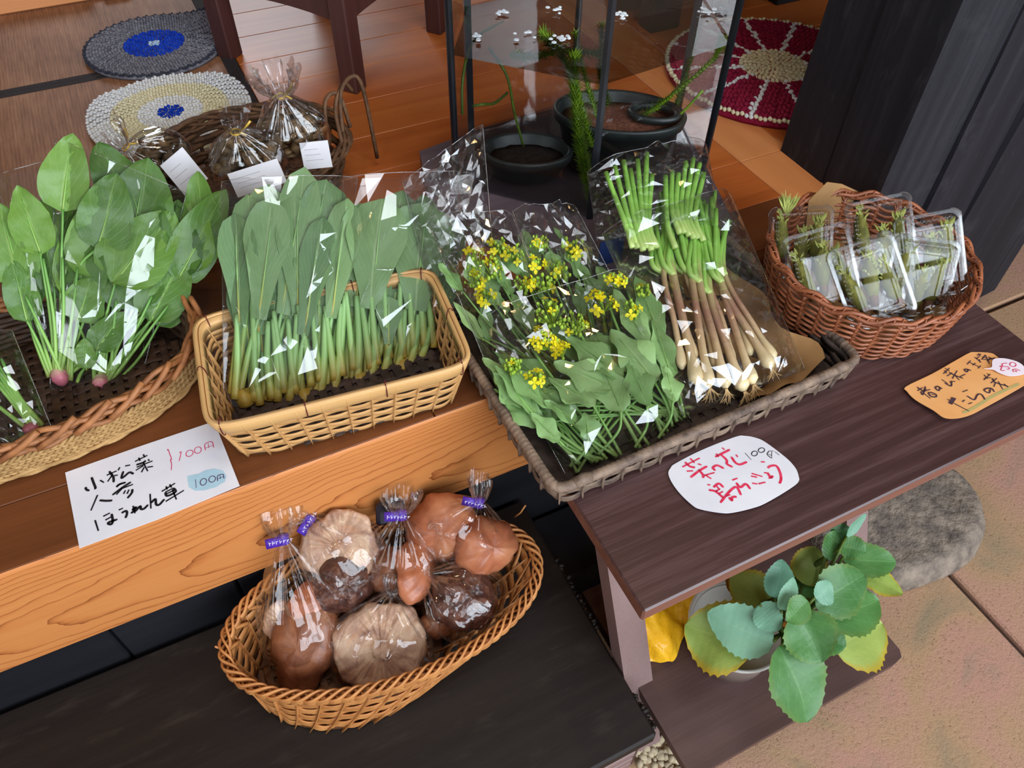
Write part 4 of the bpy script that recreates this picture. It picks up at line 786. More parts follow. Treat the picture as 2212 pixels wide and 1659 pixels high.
# low oval willow basket on the step
zb = -.3135
wb = root('willow_basket', (.05, .555, -.315), 'low oval golden willow basket of mushroom bags on the black step', 'basket')
wg = lerp_ring(lambda n: ring_ellipse(-.005, .548, .140, .112, zb, n, -.10), lambda n: ring_ellipse(.074, .560, .244, .127, -.218, n, -.10), .72)
stakes(wb, wg, 34, multi(.011, .0014, 4), 'willow', .0, .92)
weave(wb, wg, 9, 34, .0024, multi(.0120, .0022, 5), 'willow', .03, .93, 'weaver', 6, 1, .0012)
floor_of(wb, wg, 'willow_dark', .02, w=.013)
n = 34*12; P = wg(1.0, n); O, T = outward(P)
for s in range(4):
    a = 2*np.pi*(np.arange(n)/n*17+s/4); Q = P+O*(.0075*np.cos(a))[:, None]+np.array([0, 0, 1])*(.005*np.sin(a))[:, None]
    Tq, A, B = frames(Q, True); mk('rim_braid', sweep(Q, A, B, multi(.0125, .0034, 4), True), 'willow', wb)
Pr = wg(1.0, 34); Pq = wg(.72, 34); O, T = outward(Pr)
for i in range(34):
    mk('rim_band', sweep(*(lambda q: (q, np.repeat(T[i:i+1], len(q), 0), np.repeat(O[i:i+1], len(q), 0)))(smooth_path([Pq[i]-O[i]*.004, Pr[i]*.6+Pq[(i+1) % 34]*.4-O[i]*.007, Pr[(i+1) % 34]+np.array([0, 0, .004]), Pr[(i+1) % 34]+O[i]*.008-np.array([0, 0, .004])], 9)), [(-.0055, 0), (-.0028, .0012), (0, .0004), (.0028, .0012), (.0055, 0), (0, -.0008)]), 'willow', wb)
for x, y, dx in ((.322, .62, .018), (-.165, .60, -.012)): mk('loose_end', tube([(x, y, -.235), (x+dx*.5, y-.004, -.222), (x+dx, y-.004, -.205)], .0016, 5), 'willow', wb)

# rough vine basket behind the greens
vb = root('vine_basket', (.115, 1.38, 0), 'dark rough vine basket on the floor behind the greens, holding bags of dried slices', 'basket')
vg = lerp_ring(lambda n: ring_ellipse(.115, 1.365, .165, .125, .006, n), lambda n: ring_ellipse(.125, 1.37, .19, .145, .10, n))
stakes(vb, vg, 22, circ(.004, 5), 'vine', 0, 1)
weave(vb, vg, 8, 22, .004, circ(.0055, 5), 'vine', .0, .95, 'weaver', 6, 1, .004)
floor_of(vb, vg, 'vine', .03, w=.014)
for j in range(7):
    n = 120; P = vg(.93+.02*j, n); O, T = outward(P); th = np.arange(n)/n*2*np.pi; P = P+O*(.008*np.sin(5*th+j))[:, None]+np.array([0, 0, 1])*(.007*np.cos(7*th+j*1.7))[:, None]; mk('rim_vine', tube(P, .004, 5, True), 'vine', vb)
for k, pts in enumerate(([(.27, 1.33, .09), (.285, 1.36, .16), (.315, 1.37, .165), (.325, 1.36, .10)], [(.30, 1.33, .08), (.315, 1.36, .165), (.345, 1.385, .185), (.365, 1.38, .165), (.37, 1.36, .02)], [(.29, 1.30, .10), (.30, 1.35, .15), (.33, 1.38, .178), (.35, 1.40, .15)])):
    mk('vine_handle', tube(smooth_path(pts, 18), .0042, 5, ref=np.array([.5, .8, .1])), 'vine', vb)

# ------------------------------------------------------------------ hand-lettered signs
def lettering(ob, polys, mat, w, zf, name='brush_stroke'):
    ob = ob.children[0]
    for p in polys: mk(name, ribbon([(x/10000, y/10000) for x, y in p], w, lambda V: zf(V)), mat, ob, False)
z1 = lambda V: .0016+0*V[:, 0]
s1 = sign('price_sign', S1['out'], z1, .0006, 'paper', 'white rectangular paper sign lettered in black and pink at the floor edge', 'sign', lambda q: q)
up = lambda f, d: (lambda V: f(V)+d)
lettering(s1, S1['black'], 'ink', .0034, up(z1, .0003)); lettering(s1, S1['pink'], 'ink_pink', .0011, up(z1, .0003))
mk('blue_bubble', (lambda q: (np.c_[q, np.full(len(q), .0018)], [tuple(range(len(q)))]))(np.array(S1['blob'])/10000), 'blue_wash', s1, False); lettering(s1, S1['purple'], 'ink_purple', .0011, up(z1, .0005))
z2 = lambda V: .0016+.006*(.475-V[:, 1])/.135
s2 = sign('price_sign', S2['out'], z2, .0008, 'paper', 'white rounded card lettered in red, on the dark plank before the tray', 'sign', lambda q: closed_smooth(q, 4))
lettering(s2, S2['red'], 'ink_red', .0036, up(z2, .0003)); lettering(s2, S2['black'], 'ink', .0013, up(z2, .0003))
z3 = lambda V: .0016+.012*(.472-V[:, 1])/.14
s3 = sign('price_sign', S3['out'], z3, .0008, 'card_orange', 'orange rounded card with brown lettering at the right end of the plank', 'sign', lambda q: closed_smooth(q, 4))
lettering(s3, S3['green'], 'green_wash', .0045, up(z3, .0003), 'green_wash'); lettering(s3, S3['ink'], 'ink_brown', .0026, up(z3, .0005))
q = np.array(S3['hammer'])/10000; mk('brush_stroke', (np.c_[q, z3(np.c_[q, q[:, :1]])+.0006], [tuple(range(len(q)))]), 'ink_brown', s3, False)
q = closed_smooth(np.array(S3['bubble'], float)/10000, 3); nq = len(q); zq = z3(np.c_[q, q[:, :1]])+.0035
mk('price_bubble', (np.r_[np.c_[q, zq], np.c_[q, zq-.0006]], [tuple(range(nq)), tuple(range(2*nq-1, nq-1, -1))]+[(i, nq+i, nq+(i+1) % nq, (i+1) % nq) for i in range(nq)]), 'bubble', s3, False)
lettering(s3, S3['red'], 'ink_red', .0014, up(z3, .0038))

# ------------------------------------------------------------------ greens
def put_leaf(o, fr, pts, tip, w, n, mat, kind, r0=2.4, r1=1.5, smat='stalk', seed=0, curl=.1, fold=.16, wave=.05, twist=0.0, base_n=0):
    if kind == 'kom': pts = list(pts[:-1])+[(pts[-1][0]*.62+pts[-2][0]*.38, pts[-1][1]*.62+pts[-2][1]*.38)]
    k = len(pts); P = [(x, y, base_n+(n-base_n)*i/(k-1)) for i, (x, y) in enumerate(pts)]
    st = fr.path(P); s = st[-1]; t = fr(tip[0], tip[1], n+3); nr = fr.N+fr.U*twist
    stalk(o, list(st), r0/1000, r1/1000, smat)
    d = norm(t-s); lf = leaf(o, s-d*.004, t, w/1000, nr, mat, kind, seed=seed, curl=curl, fold=fold, wave=wave)
    mk('midrib', tube(smooth_path([s-d*.006, s*.6+t*.4+nr*.0006, s*.2+t*.8-nr*.001], 8), r1/1000*.75, 5, scale=np.linspace(1, .3, 8)), smat, lf, uv=tube_uv(8, 5))

SP = [  # clump, stalk points (mm in the plane of the bunch), tip, width, height over the plane, shade
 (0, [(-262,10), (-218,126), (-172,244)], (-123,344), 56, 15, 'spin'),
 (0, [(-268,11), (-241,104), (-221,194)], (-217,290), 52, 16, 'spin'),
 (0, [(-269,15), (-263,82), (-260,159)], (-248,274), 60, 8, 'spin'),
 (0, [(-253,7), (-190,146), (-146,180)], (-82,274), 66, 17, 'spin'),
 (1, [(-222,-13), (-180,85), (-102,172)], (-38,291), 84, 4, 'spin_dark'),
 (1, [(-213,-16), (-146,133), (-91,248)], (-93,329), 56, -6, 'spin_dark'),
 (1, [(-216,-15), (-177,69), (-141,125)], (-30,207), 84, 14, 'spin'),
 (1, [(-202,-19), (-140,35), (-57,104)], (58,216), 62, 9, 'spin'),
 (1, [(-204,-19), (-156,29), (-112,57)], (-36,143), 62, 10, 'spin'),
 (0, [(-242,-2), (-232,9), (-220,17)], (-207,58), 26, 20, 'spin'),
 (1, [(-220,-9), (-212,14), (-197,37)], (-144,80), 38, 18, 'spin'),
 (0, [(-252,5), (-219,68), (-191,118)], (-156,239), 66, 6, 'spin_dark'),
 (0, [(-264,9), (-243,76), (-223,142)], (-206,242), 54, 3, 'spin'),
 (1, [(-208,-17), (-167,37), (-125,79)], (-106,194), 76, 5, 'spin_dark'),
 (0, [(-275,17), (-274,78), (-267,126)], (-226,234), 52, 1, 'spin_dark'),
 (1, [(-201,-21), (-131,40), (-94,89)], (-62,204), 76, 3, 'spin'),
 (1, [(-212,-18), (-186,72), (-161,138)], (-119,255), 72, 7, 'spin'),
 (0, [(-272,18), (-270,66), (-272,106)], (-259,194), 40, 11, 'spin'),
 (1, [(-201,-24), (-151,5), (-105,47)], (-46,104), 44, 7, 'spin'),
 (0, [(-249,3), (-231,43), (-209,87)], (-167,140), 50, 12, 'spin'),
]
cl = []
for i, (u, v, lb_) in enumerate((( *(-261,7), 'spinach plant with a pink root crown, leftmost root in the tall spinach bag'), (*(-211,-20), 'spinach plant with a pink root crown, right-hand root in the tall spinach bag'))):
    o = root('spinach_plant', tuple(FSP(u, v, 4)), lb_, 'spinach', 'spinach plants'); cl.append(o)
    c = FSP(u, v, 5); VF = lathe([(.002, -.009), (.008, -.005), (.0125, .003), (.012, .011), (.008, .018), (.004, .021)], 14, c, FSP.V, lambda a, k: .1*math.sin(5*a+k)); mk('root_crown', VF, 'root_pink', o, True, [(0, j/5) for j in range(6) for _ in range(14)])
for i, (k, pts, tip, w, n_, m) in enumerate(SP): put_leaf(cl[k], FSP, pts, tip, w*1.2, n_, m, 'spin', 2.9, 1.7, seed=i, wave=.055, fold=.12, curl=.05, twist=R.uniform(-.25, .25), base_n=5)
for i, (x, y) in enumerate(((-220,183), (-196,177), (-182,158), (-100,90), (-133,56), (-260,138), (-83,70), (-149,98))):
    k = 0 if i in (0, 1, 2, 5) else 1; b = ((-262,10), (-208,-17))[k]; stalk(cl[k], list(FSP.path([(b[0]+i*2-4, b[1], 8), ((b[0]+x)/2+4, (b[1]+y)/2, 17), (x, y, 18)])), .003, .0018, 'stalk')
for i in range(14):
    k = i % 2; b = ((-261,7), (-209,-17))[k]; x = -232+i*17+R.uniform(-8, 8); v = R.uniform(150, 205)
    put_leaf(cl[k], FSP, [(b[0], b[1]), (b[0]*.5+x*.5, v*.35), (x, v*.72)], (x+R.uniform(0, 40), v+R.uniform(55, 95)), R.uniform(58, 78), R.uniform(-6, 5), R.choice(('spin', 'spin_dark')), 'spin', 2.6, 1.6, seed=400+i, wave=.06, twist=R.uniform(-.4, .4), base_n=3)
film_bag(FSP, (-281,-1), (-167,-41), (-2,227), (-149,345), 20, 6, -10, 11, 'tall cellophane bag of spinach with pink roots in the corded oval basket', 'cellophane bags of greens', 8, 11, .42, folds=12)
film_bag(FSP, (-278,29), (-247,18), (-126,319), (-241,312), 6, 8, -16, 12, 'cellophane bag behind the tall spinach bag, open toward the left edge', 'cellophane bags of greens', 8, 9, .4, folds=8)
FS2 = Frame((0, .905, .022), (-.02, .20, .13))
o = root('spinach_plant', tuple(FS2(-310, 5, 5)), 'spinach cut off by the left photo edge, in the low front of the corded basket', 'spinach', 'spinach plants'); 
for i, (pts, tip, w, n_) in enumerate(([[(-305, 4), (-318, 60), (-335, 120)], (-360, 220), 60, 12], [[(-300, 4), (-306, 60), (-318, 110)], (-330, 180), 40, 14], [[(-312, 4), (-330, 40), (-350, 80)], (-390, 160), 50, 8])): put_leaf(o, FS2, pts, tip, w, n_, 'spin', 'spin', 3.4, 2.0, seed=50+i, base_n=6)
for i in range(4): stalk(o, list(FS2.path([(-306+i*5, 0, 8), (-312+i*3, 50, 10), (-326+i*7, 110, 10)])), .0032, .002, 'stalk')
mk('root_crown', ball(FS2(-306, 2, 7), .010, 10, 6, (1.2, 1, .8)), 'root_pink', o, True, [(0, .2)]*70)
film_bag(FS2, (-345, -8), (-284, -8), (-280, 150), (-400, 160), 12, 5, -6, 14, 'cellophane bag of spinach cut off by the left edge in the corded basket', 'cellophane bags of greens', 13, 15, .8)

KO = [ (0, [(-31,10), (6,72), (54,144)], (114,278), 52, 17), (0, [(-37,21), (-6,90), (15,134)], (53,271), 44, 13),
 (0, [(-17,1), (17,68), (35,113)], (82,294), 46, 8), (0, [(10,-7), (40,61), (88,148)], (176,313), 50, 7),
 (1, [(47,-20), (74,43), (101,93)], (171,235), 40, 18), (1, [(74,-23), (118,51), (150,108)], (216,252), 44, 15),
 (1, [(57,-21), (75,64), (101,130)], (148,277), 46, 9), (1, [(89,-24), (129,47), (161,112)], (203,281), 48, 3),
 (2, [(155,-24), (183,45), (210,105)], (269,238), 74, 15), (2, [(133,-26), (163,51), (191,118)], (235,240), 50, 8),
 (2, [(173,-22), (198,40), (229,91)], (309,243), 56, 4), (3, [(219,-24), (248,32), (273,78)], (336,214), 84, 15),
 (3, [(241,-24), (267,10), (289,35)], (332,99), 36, 9), (3, [(194,-25), (203,8), (209,32)], (228,90), 32, 18),
 (3, [(201,-27), (230,30), (261,82)], (304,161), 52, 5), (1, [(63,-24), (113,67), (135,134)], (151,203), 50, 4),
 (0, [(-4,-4), (50,72), (89,126)], (129,239), 46, 3), (2, [(121,-27), (154,54), (170,109)], (200,190), 44, 4),
 (0, [(-35,12), (14,113), (64,199)], (114,303), 48, -2), (3, [(233,-25), (285,36), (324,102)], (371,182), 50, 2),
 (1, [(34,-15), (104,129), (163,215)], (199,289), 46, -3), (2, [(163,-25), (235,74), (274,154)], (291,240), 52, -3)]
kx = ('leftmost', 'second from left', 'third from left', 'rightmost'); cl = []
for i, b in enumerate(((-22,6), (61,-22), (148,-26), (217,-26))):
    o = root('mustard_spinach', tuple(FKO(b[0], b[1], 5)), '%s clump of green mustard spinach with spoon leaves in the bamboo basket' % kx[i], 'greens', 'mustard spinach clumps'); cl.append(o)
    c = FKO(b[0], b[1]-2, 7); mk('stalk_base', lathe([(.003, -.010), (.010, -.007), (.012, .004), (.010, .018)], 12, c, FKO.V, lambda a, k: .12*math.sin(4*a)), 'stalk_kom', o, True, [(0, .02)]*48)
for i, (k, pts, tip, w, n_) in enumerate(KO): put_leaf(cl[k], FKO, pts, tip, w*1.3, n_, 'kom', 'kom', 6.4, 2.6, 'stalk_kom', 100+i, .06, .10, .03, R.uniform(-.2, .2), 5)
PXK = [(-35,12), (-11,0), (21,-11), (37,-16), (83,-25), (104,-26), (141,-27), (165,-25), (184,-26), (206,-27), (228,-25), (244,-24)]
PXT = [(8,129), (37,149), (54,107), (89,104), (128,92), (166,110), (183,105), (197,63), (223,55), (248,63), (266,49), (285,36)]
for i, (b, t) in enumerate(zip(PXK, PXT)): stalk(cl[0 if i < 3 else 1 if i < 6 else 2 if i < 9 else 3], list(FKO.path([(b[0], b[1], 9), ((b[0]+t[0])/2+2, (b[1]+t[1])/2, 13), (t[0], t[1], 12)])), .0072, .004, 'stalk_kom')
for i in range(18):
    x = -8+i*17.5; k = min(3, int(i/4.5)); put_leaf(cl[k], FKO, [(x, -6, 2), (x+6, 40, 3), (x+22, 84, 4)][:3] if 0 else [(x-4, -4), (x+6, 40), (x+20, 82)], (x+52+R.uniform(-12, 12), 185+R.uniform(-25, 45)), R.uniform(46, 62), R.uniform(-2, 5), 'kom', 'kom', 6.6, 2.8, 'stalk_kom', 500+i, .06, .1, .04, R.uniform(-.3, .3), 2)
for i in range(16):
    x = -2+i*18.5+R.uniform(-4, 4); stalk(cl[min(3, i//4)], list(FKO.path([(x, -8+(i % 3)*3, 10), (x+10, 45, 15), (x+26+R.uniform(-6, 6), R.uniform(95, 130), 13)])), .0068, .0036, 'stalk_kom')
film_bag(FKO, (-54,5), (89,-36), (245,278), (50,321), 20, 6, -8, 21, 'left cellophane bag of mustard spinach in the bamboo basket', 'cellophane bags of greens', 8, 10, .36, folds=12)
film_bag(FKO, (92,-31), (287,-19), (431,239), (224,284), 20, 6, -8, 22, 'right cellophane bag of mustard spinach in the bamboo basket', 'cellophane bags of greens', 8, 10, .5, folds=14)

# rape blossoms
def flower_head(o, fr, u, v, n, r, nf, nb, seed):
    rr = random.Random(seed); pa = []; bu = []; stm = []; c = fr(u, v, n)
    for i in range(nf+nb):
        a, q = rr.uniform(0, 6.28), r*math.sqrt(rr.random()); p = fr(u+q*math.cos(a), v+q*math.sin(a), n+rr.uniform(-3, 7)); d = norm(fr.N*1.2+fr.U*math.cos(a)*q/r+fr.V*math.sin(a)*q/r)
        stm.append(tube([fr(u, v-r*.6, n-8), p-d*.002], .0006, 4))
        if i < nf:
            u_ = norm(np.cross(d, (.2, .5, .8))); v_ = np.cross(d, u_); s = rr.uniform(.0055, .0085)
            for k in range(4):
                b = 1.5708*k+rr.uniform(-.2, .2); e = u_*math.cos(b)+v_*math.sin(b); f = np.cross(d, e)
                pa.append((np.array([p, p+e*s*.55+f*s*.38+d*s*.25, p+e*s*1.05+f*s*.2+d*s*.2, p+e*s*1.05-f*s*.2+d*s*.2, p+e*s*.55-f*s*.38+d*s*.25]), [(0, 1, 2, 3, 4)]))
        else: bu.append(ball(p, rr.uniform(.0018, .0032), 6, 4, (1, 1, 1.5)))
    mk('pedicels', cat_(stm), 'bud', o, kind='stuff')
    if pa: mk('petals', cat_(pa), 'petal', o, kind='stuff')
    if bu: mk('buds', cat_(bu), 'bud', o, kind='stuff')
NA = [ ([(512,-16), (496,41), (478,81)], (435,175), 62, 16), ([(475,-24), (463,31), (457,72)], (396,136), 56, 18), ([(536,-2), (542,64), (544,113)], (542,219), 46, 14),
 ([(430,-22), (424,23), (418,56)], (380,118), 50, 19), ([(408,-20), (386,38), (361,78)], (327,174), 40, 12), ([(388,-16), (354,35), (337,76)], (318,166), 30, 8),
 ([(545,-1), (563,73), (570,121)], (588,230), 50, 12), ([(399,-9), (439,9), (453,34)], (459,112), 62, 20), ([(522,-12), (526,22), (521,56)], (501,155), 64, 19),
 ([(546,-6), (553,27), (551,53)], (575,154), 46, 15), ([(454,-20), (481,0), (492,27)], (502,104), 52, 21), ([(362,-9), (385,4), (391,16)], (403,50), 42, 16),
 ([(493,-20), (519,-3), (532,19)], (549,70), 40, 20), ([(423,-22), (398,10), (386,38)], (357,87), 34, 17), ([(402,-18), (364,9), (351,29)], (331,78), 34, 10)]
o = root('rape_blossom_bunch', tuple(FNA(480, 20, 5)), 'bunch of yellow rape blossoms with pale leaves in the front of the grey tray', 'flowers', 'rape blossom bunches')
for i, (pts, tip, w, n_) in enumerate(NA): put_leaf(o, FNA, pts, tip, w, n_+8, 'nano', 'nano', 2.6, 1.5, 'stalk_nano', 200+i, .06, .12, .07, R.uniform(-.3, .3), 6)
for i, b in enumerate(((394,-18), (423,-22), (368,-12), (461,-23), (502,-20), (532,-8))):
    t = ((320,117), (380,167), (323,140), (462,204), (529,224), (565,211))[i]; stalk(o, list(FNA.path([(b[0], b[1], 6), ((b[0]+t[0])/2-6, (b[1]+t[1])/2, 16), (t[0], t[1], 14)])), .0032, .0018, 'stalk_nano')
for i, (q, r, nf, nb) in enumerate((((395,173), 20, 14, 10), ((424,209), 26, 3, 46), ((451,182), 22, 3, 34), ((510,202), 22, 12, 8), ((548,231), 18, 9, 10), ((548,173), 14, 3, 12), ((359,122), 12, 6, 8), ((338,150), 14, 1, 24), ((582,196), 12, 1, 14), ((415,150), 14, 8, 4))):
    flower_head(o, FNA, q[0], q[1], 27, r, nf, nb, i)
film_bag(FNA, (345,-21), (557,-10), (600,244), (335,250), 27, 10, 0, 31, 'front cellophane bag of rape blossoms in the grey tray', 'cellophane bags in the tray', 12, 15, .8, folds=16)
_nb = o
FN2 = Frame((0, .70, .045), (0, .24, .13)); PX2 = None

for i in range(26):
    q = ((394,-18), (534,-5))[i % 2]; x = 325+R.uniform(0, 235); y = R.uniform(70, 165)
    put_leaf(_nb, FNA, [(q[0]+R.uniform(-40, 30)*(1 if i % 2 == 0 else -1), q[1]+R.uniform(-4, 20)), ((q[0]+x)/2, y*.45), (x, y*.75)], (x-R.uniform(0, 50), y+R.uniform(25, 60)), R.uniform(34, 52), R.uniform(0, 9), 'nano', 'nano', 2.4, 1.5, 'stalk_nano', 600+i, .08, .14, .08, R.uniform(-.5, .5), 1)
o = root('rape_blossom_bunch', tuple(FN2(400, 20, 0)), 'hazy bunch of rape blossoms in the rear left bags of the tray', 'flowers', 'rape blossom bunches')
for i in range(26):
    x = 318+9.4*i+R.uniform(-7, 7); v = R.uniform(40, 150); e = R.uniform(35, 70)
    put_leaf(o, FN2, [(x*.55+215+R.uniform(-12, 12), -25), (x*.8+95, v*.4), (x+R.uniform(-8, 8), v)], (x+R.uniform(-32, 26), v+e), R.uniform(18, 38), R.uniform(-8, 9), 'nano', 'nano', 2.2, 1.3, 'stalk_nano', 240+i, .1, .18, .1, R.uniform(-.7, .7))
for i, (u, v) in enumerate(((352, 120), (385, 150), (420, 118), (455, 140), (490, 112), (430, 165), (365, 172), (470, 175), (400, 185), (340, 150), (445, 100), (515, 150))): flower_head(o, FN2, u+R.uniform(-8, 8), v+R.uniform(-8, 8), 13, R.uniform(12, 20), (6, 2, 4)[i % 3], (12, 26, 18)[i % 3], 30+i)
film_bag(FN2, (318, -30), (440, -40), (452, 235), (318, 262), 13, 8, -8, 41, 'rear left cellophane bag of rape blossoms, crumpled open at the top', 'cellophane bags in the tray', 15, 23, 2.0, .7, folds=20)
film_bag(FN2, (440, -38), (575, -40), (560, 215), (455, 240), 13, 8, -8, 42, 'rear middle cellophane bag of rape blossoms beside the scallions', 'cellophane bags in the tray', 15, 23, 2.0, .7, folds=20)

# scallions
SC = [([(583,26), (609,100), (645,205), (678,282)], 8.6), ([(596,15), (627,90), (672,196), (712,294)], 7.6), ([(618,4), (643,74), (676,177), (731,279)], 7.8), ([(646,-9), (660,57), (685,156), (757,280)], 8.4),
 ([(664,-5), (683,65), (715,181), (758,294)], 7.2), ([(704,7), (705,70), (710,165), (758,260)], 7.8), ([(720,18), (722,85), (727,177), (774,255)], 6.6), ([(578,58), (606,131), (635,218), (703,307)], 6.2), ([(629,39), (652,115), (669,206), (720,321)], 5.6), ([(657,37), (681,104), (700,195), (747,322)], 5.6), ([(605,64), (624,133), (645,215), (700,337)], 5.6), ([(694,40), (707,104), (715,190), (787,319)], 5.6)]
nms = ('first', 'second', 'third', 'fourth', 'fifth', 'sixth', 'seventh')
for i, (pts, r) in enumerate(SC):
    hid = i > 6; base_n = 4 if hid else 12+(i % 3)*3; P = smooth_path(FSH.path([(x, y, base_n-(3*k if not hid else 0)) for k, (x, y) in enumerate(pts)]), 30); t = np.linspace(0, 1, 30)
    r *= 1.3; rad = r*(.56+.12*np.exp(-t*5)+.42*np.exp(-((t-.07)/.085)**2))*np.clip(t/.02+.35, 0, 1)/1000
    o = root('scallion', tuple(P[0]), ('%s bulbed scallion from the left in the tray bag' % nms[i]) if not hid else 'half hidden scallion underneath the front row in the tray bag, %s of five' % ('second', 'third', 'fourth', 'leftmost', 'rightmost')[min(i-7, 4)], 'scallion', 'bulbed scallions')
    T, A, B = frames(P, ref=FSH.N); mk('bulb_stem', sweep(P, A, B, circ(1, 10), False, True, rad), 'scallion', o, True, tube_uv(30, 10))
    for k in range(2):
        e = pts[-1]; q = [FSH(*pts[2], base_n-4), FSH(pts[2][0]+12*(k-.5), pts[2][1]+30, base_n-3), FSH(e[0]+26*(k-.5)+R.uniform(-8, 8), e[1]+R.uniform(-10, 60), base_n-6+5*k)]; stalk(o, q, .0050, .0038, 'scallion_leaf', 'green_leaf', 7, 14)
    if not hid:
        acc = []
        for k in range(16):
            a = R.uniform(-.9, .9); L = R.uniform(12, 26); acc.append(tube(smooth_path(FSH.path([(pts[0][0]+R.uniform(-2, 2), pts[0][1]-1, base_n), (pts[0][0]+L*.5*math.sin(a)+R.uniform(-3, 3), pts[0][1]-L*.5, base_n-4), (pts[0][0]+L*math.sin(a), pts[0][1]-L*math.cos(a)*.9, base_n-9)]), 6), .0006, 4))
        mk('rootlets', cat_(acc), 'rootlet', o, kind='stuff')
film_bag(FSH, (544,-7), (767,-12), (828,316), (574,316), 27, 8, -2, 51, 'front cellophane bag of bulbed scallions in the grey tray', 'cellophane bags in the tray', 17, 25, 1.4, folds=14)
o = root('scallion_bunch', tuple(FSH(700, 330, 0)), 'bunch of cut green scallion tops in the rear bag of the tray', 'scallion')
for i, (b, t) in enumerate((((606,311), (621,407)), ((613,308), (639,411)), ((620,301), (657,415)), ((628,303), (664,400)), ((633,297), (683,412)), ((639,300), (703,418)), ((644,298), (694,379)), ((694,310), (729,373)), ((702,308), (735,364)), ((707,301), (764,385)), ((712,294), (778,385)), ((718,292), (781,371)), ((725,285), (783,355)), ((673,288), (713,368)))):
    stalk(o, list(FSH.path([(b[0]-8, b[1]-45, 20), (b[0], b[1], 24), (t[0], t[1], 26+3*(i % 3))])), .0052, .0042, 'scallion_leaf', 'green_leaf', 8, 10)
film_bag(FSH, (561,307), (772,255), (839,418), (607,434), 30, 7, 6, 61, 'rear cellophane bag of cut scallion tops against the tank', 'cellophane bags in the tray', 17, 21, 1.5, .6)
FE = Frame((0, .86, .075), (0, .2, .16))
film_bag(FE, (288, -20), (395, -20), (470, 250), (310, 190), 6, 8, -8, 71, 'loose empty bag mouth fanned out between the mustard spinach and the tank', 'cellophane bags in the tray', 15, 23, 2.4, .8, folds=14)

# ------------------------------------------------------------------ knotted bags of mushrooms
CAMP = np.array([0, 0, .9])
def knot_bag(c, knot, tuft, r, squash, seed, label, group, tie='tape', mat='film_tight', cat='bag', pleat=9, tr=.02):
    c, knot, tuft = np.array(c, float), np.array(knot, float), np.array(tuft, float); o = root('knotted_bag', tuple(c), label, cat, group)
    L = np.linalg.norm(knot-c); ax = norm(knot-c); ax2 = norm(tuft-knot); Lt = np.linalg.norm(tuft-knot); view = norm(CAMP-c)
    prof = [(-.98, .12), (-.93, .45), (-.75, .78), (-.45, .96), (-.1, 1.0), (.2, .95)]; lst = [(c+ax*r*a, r*b, 0) for a, b in prof]
    top = r*.2
    for q in (.18, .36, .54, .7, .84, .94): lst.append((c+ax*(top+(L-top)*q), r*.95*(1-q)**.85+.0055, q))
    lst.append((knot, .0055, 1))
    for q, w in ((.12, .35), (.3, .6), (.55, .85), (.8, 1.0), (1, .95)): lst.append((knot+ax2*Lt*q, .0055+(tr-.0055)*w, 1))
    n = 56; rs = np.random.RandomState(seed); ph = rs.uniform(0, 6.28, 6); V = []; th = np.arange(n)/n*2*np.pi
    u = norm(np.cross(ax, view)); v = np.cross(u, ax)                       # v faces roughly to the viewer side
    f_ = [];
    P = np.array([p for p, _, _ in lst]); Pd = smooth_path(P, 64); rr = np.interp(np.linspace(0, len(lst)-1, 64), np.arange(len(lst)), [q for _, q, _ in lst]); wq = np.interp(np.linspace(0, len(lst)-1, 64), np.arange(len(lst)), [q for _, _, q in lst])
    for i in range(64):
        k = pleat; fold = (.03+.24*wq[i])*(np.sin(k*th+ph[0]+.8*np.sin(2*th+ph[1]))+.5*np.sin((2*k+1)*th+ph[2]+i*.08)); q = rr[i]*(1+fold)
        sq = squash+(1-squash)*wq[i]; V.append(Pd[i]+u*(q*np.cos(th))[:, None]+v*(q*sq*np.sin(th))[:, None])
    V = np.array(V).reshape(-1, 3); nn = vnoise(V*1000, seed, .06); V = V+norm(V-c)*(.0011*nn)[:, None]
    mk('film_sheet', (V, grid_faces(64, n, False, True)), mat, o)
    if tie == 'tape':
        T = norm(ax+ax2); u2 = norm(np.cross(T, view)); v2 = np.cross(u2, T)
        tp = mk('purple_tape', cat_([tube([knot-T*.0075, knot+T*.0075], .0085, 10), xf(box(-.026, -.0009, -.0075, -.004, .0009, .0075), np.c_[np.r_[np.c_[u2, v2, T], np.zeros((1, 3))], np.r_[knot+v2*.006, 1]])]), 'tape', o)
        mm = []
        for i in range(7):
            x = -.021+.0052*i; a = knot+v2*(.0080 if x < -.004 else .0092)+u2*x; mm.append(tube([a-T*.003+u2*R.uniform(-.001, .001), a+T*R.uniform(.0005, .0035)], .0005, 4)); mm.append(tube([a+T*R.uniform(-.002, .002), a+u2*.003+T*R.uniform(-.002, .002)], .0005, 4))
        mk('tape_print', cat_(mm), 'tape_mark', tp, kind='stuff')
    elif tie == 'gold':
        T = norm(ax+ax2); u2 = norm(np.cross(T, view)); P = [knot+u2*math.cos(a)*.0075+np.cross(u2, T)*math.sin(a)*.0075 for a in np.linspace(0, 6.28, 12)]
        mk('gold_tie', cat_([tube(P, .0016, 5), tube([knot+u2*.007, knot+u2*.02+T*.012, knot+u2*.026+T*.02], .002, 5), tube([knot+u2*.007, knot+u2*.016-T*.01], .0018, 5)]), 'gold', o)
    return o
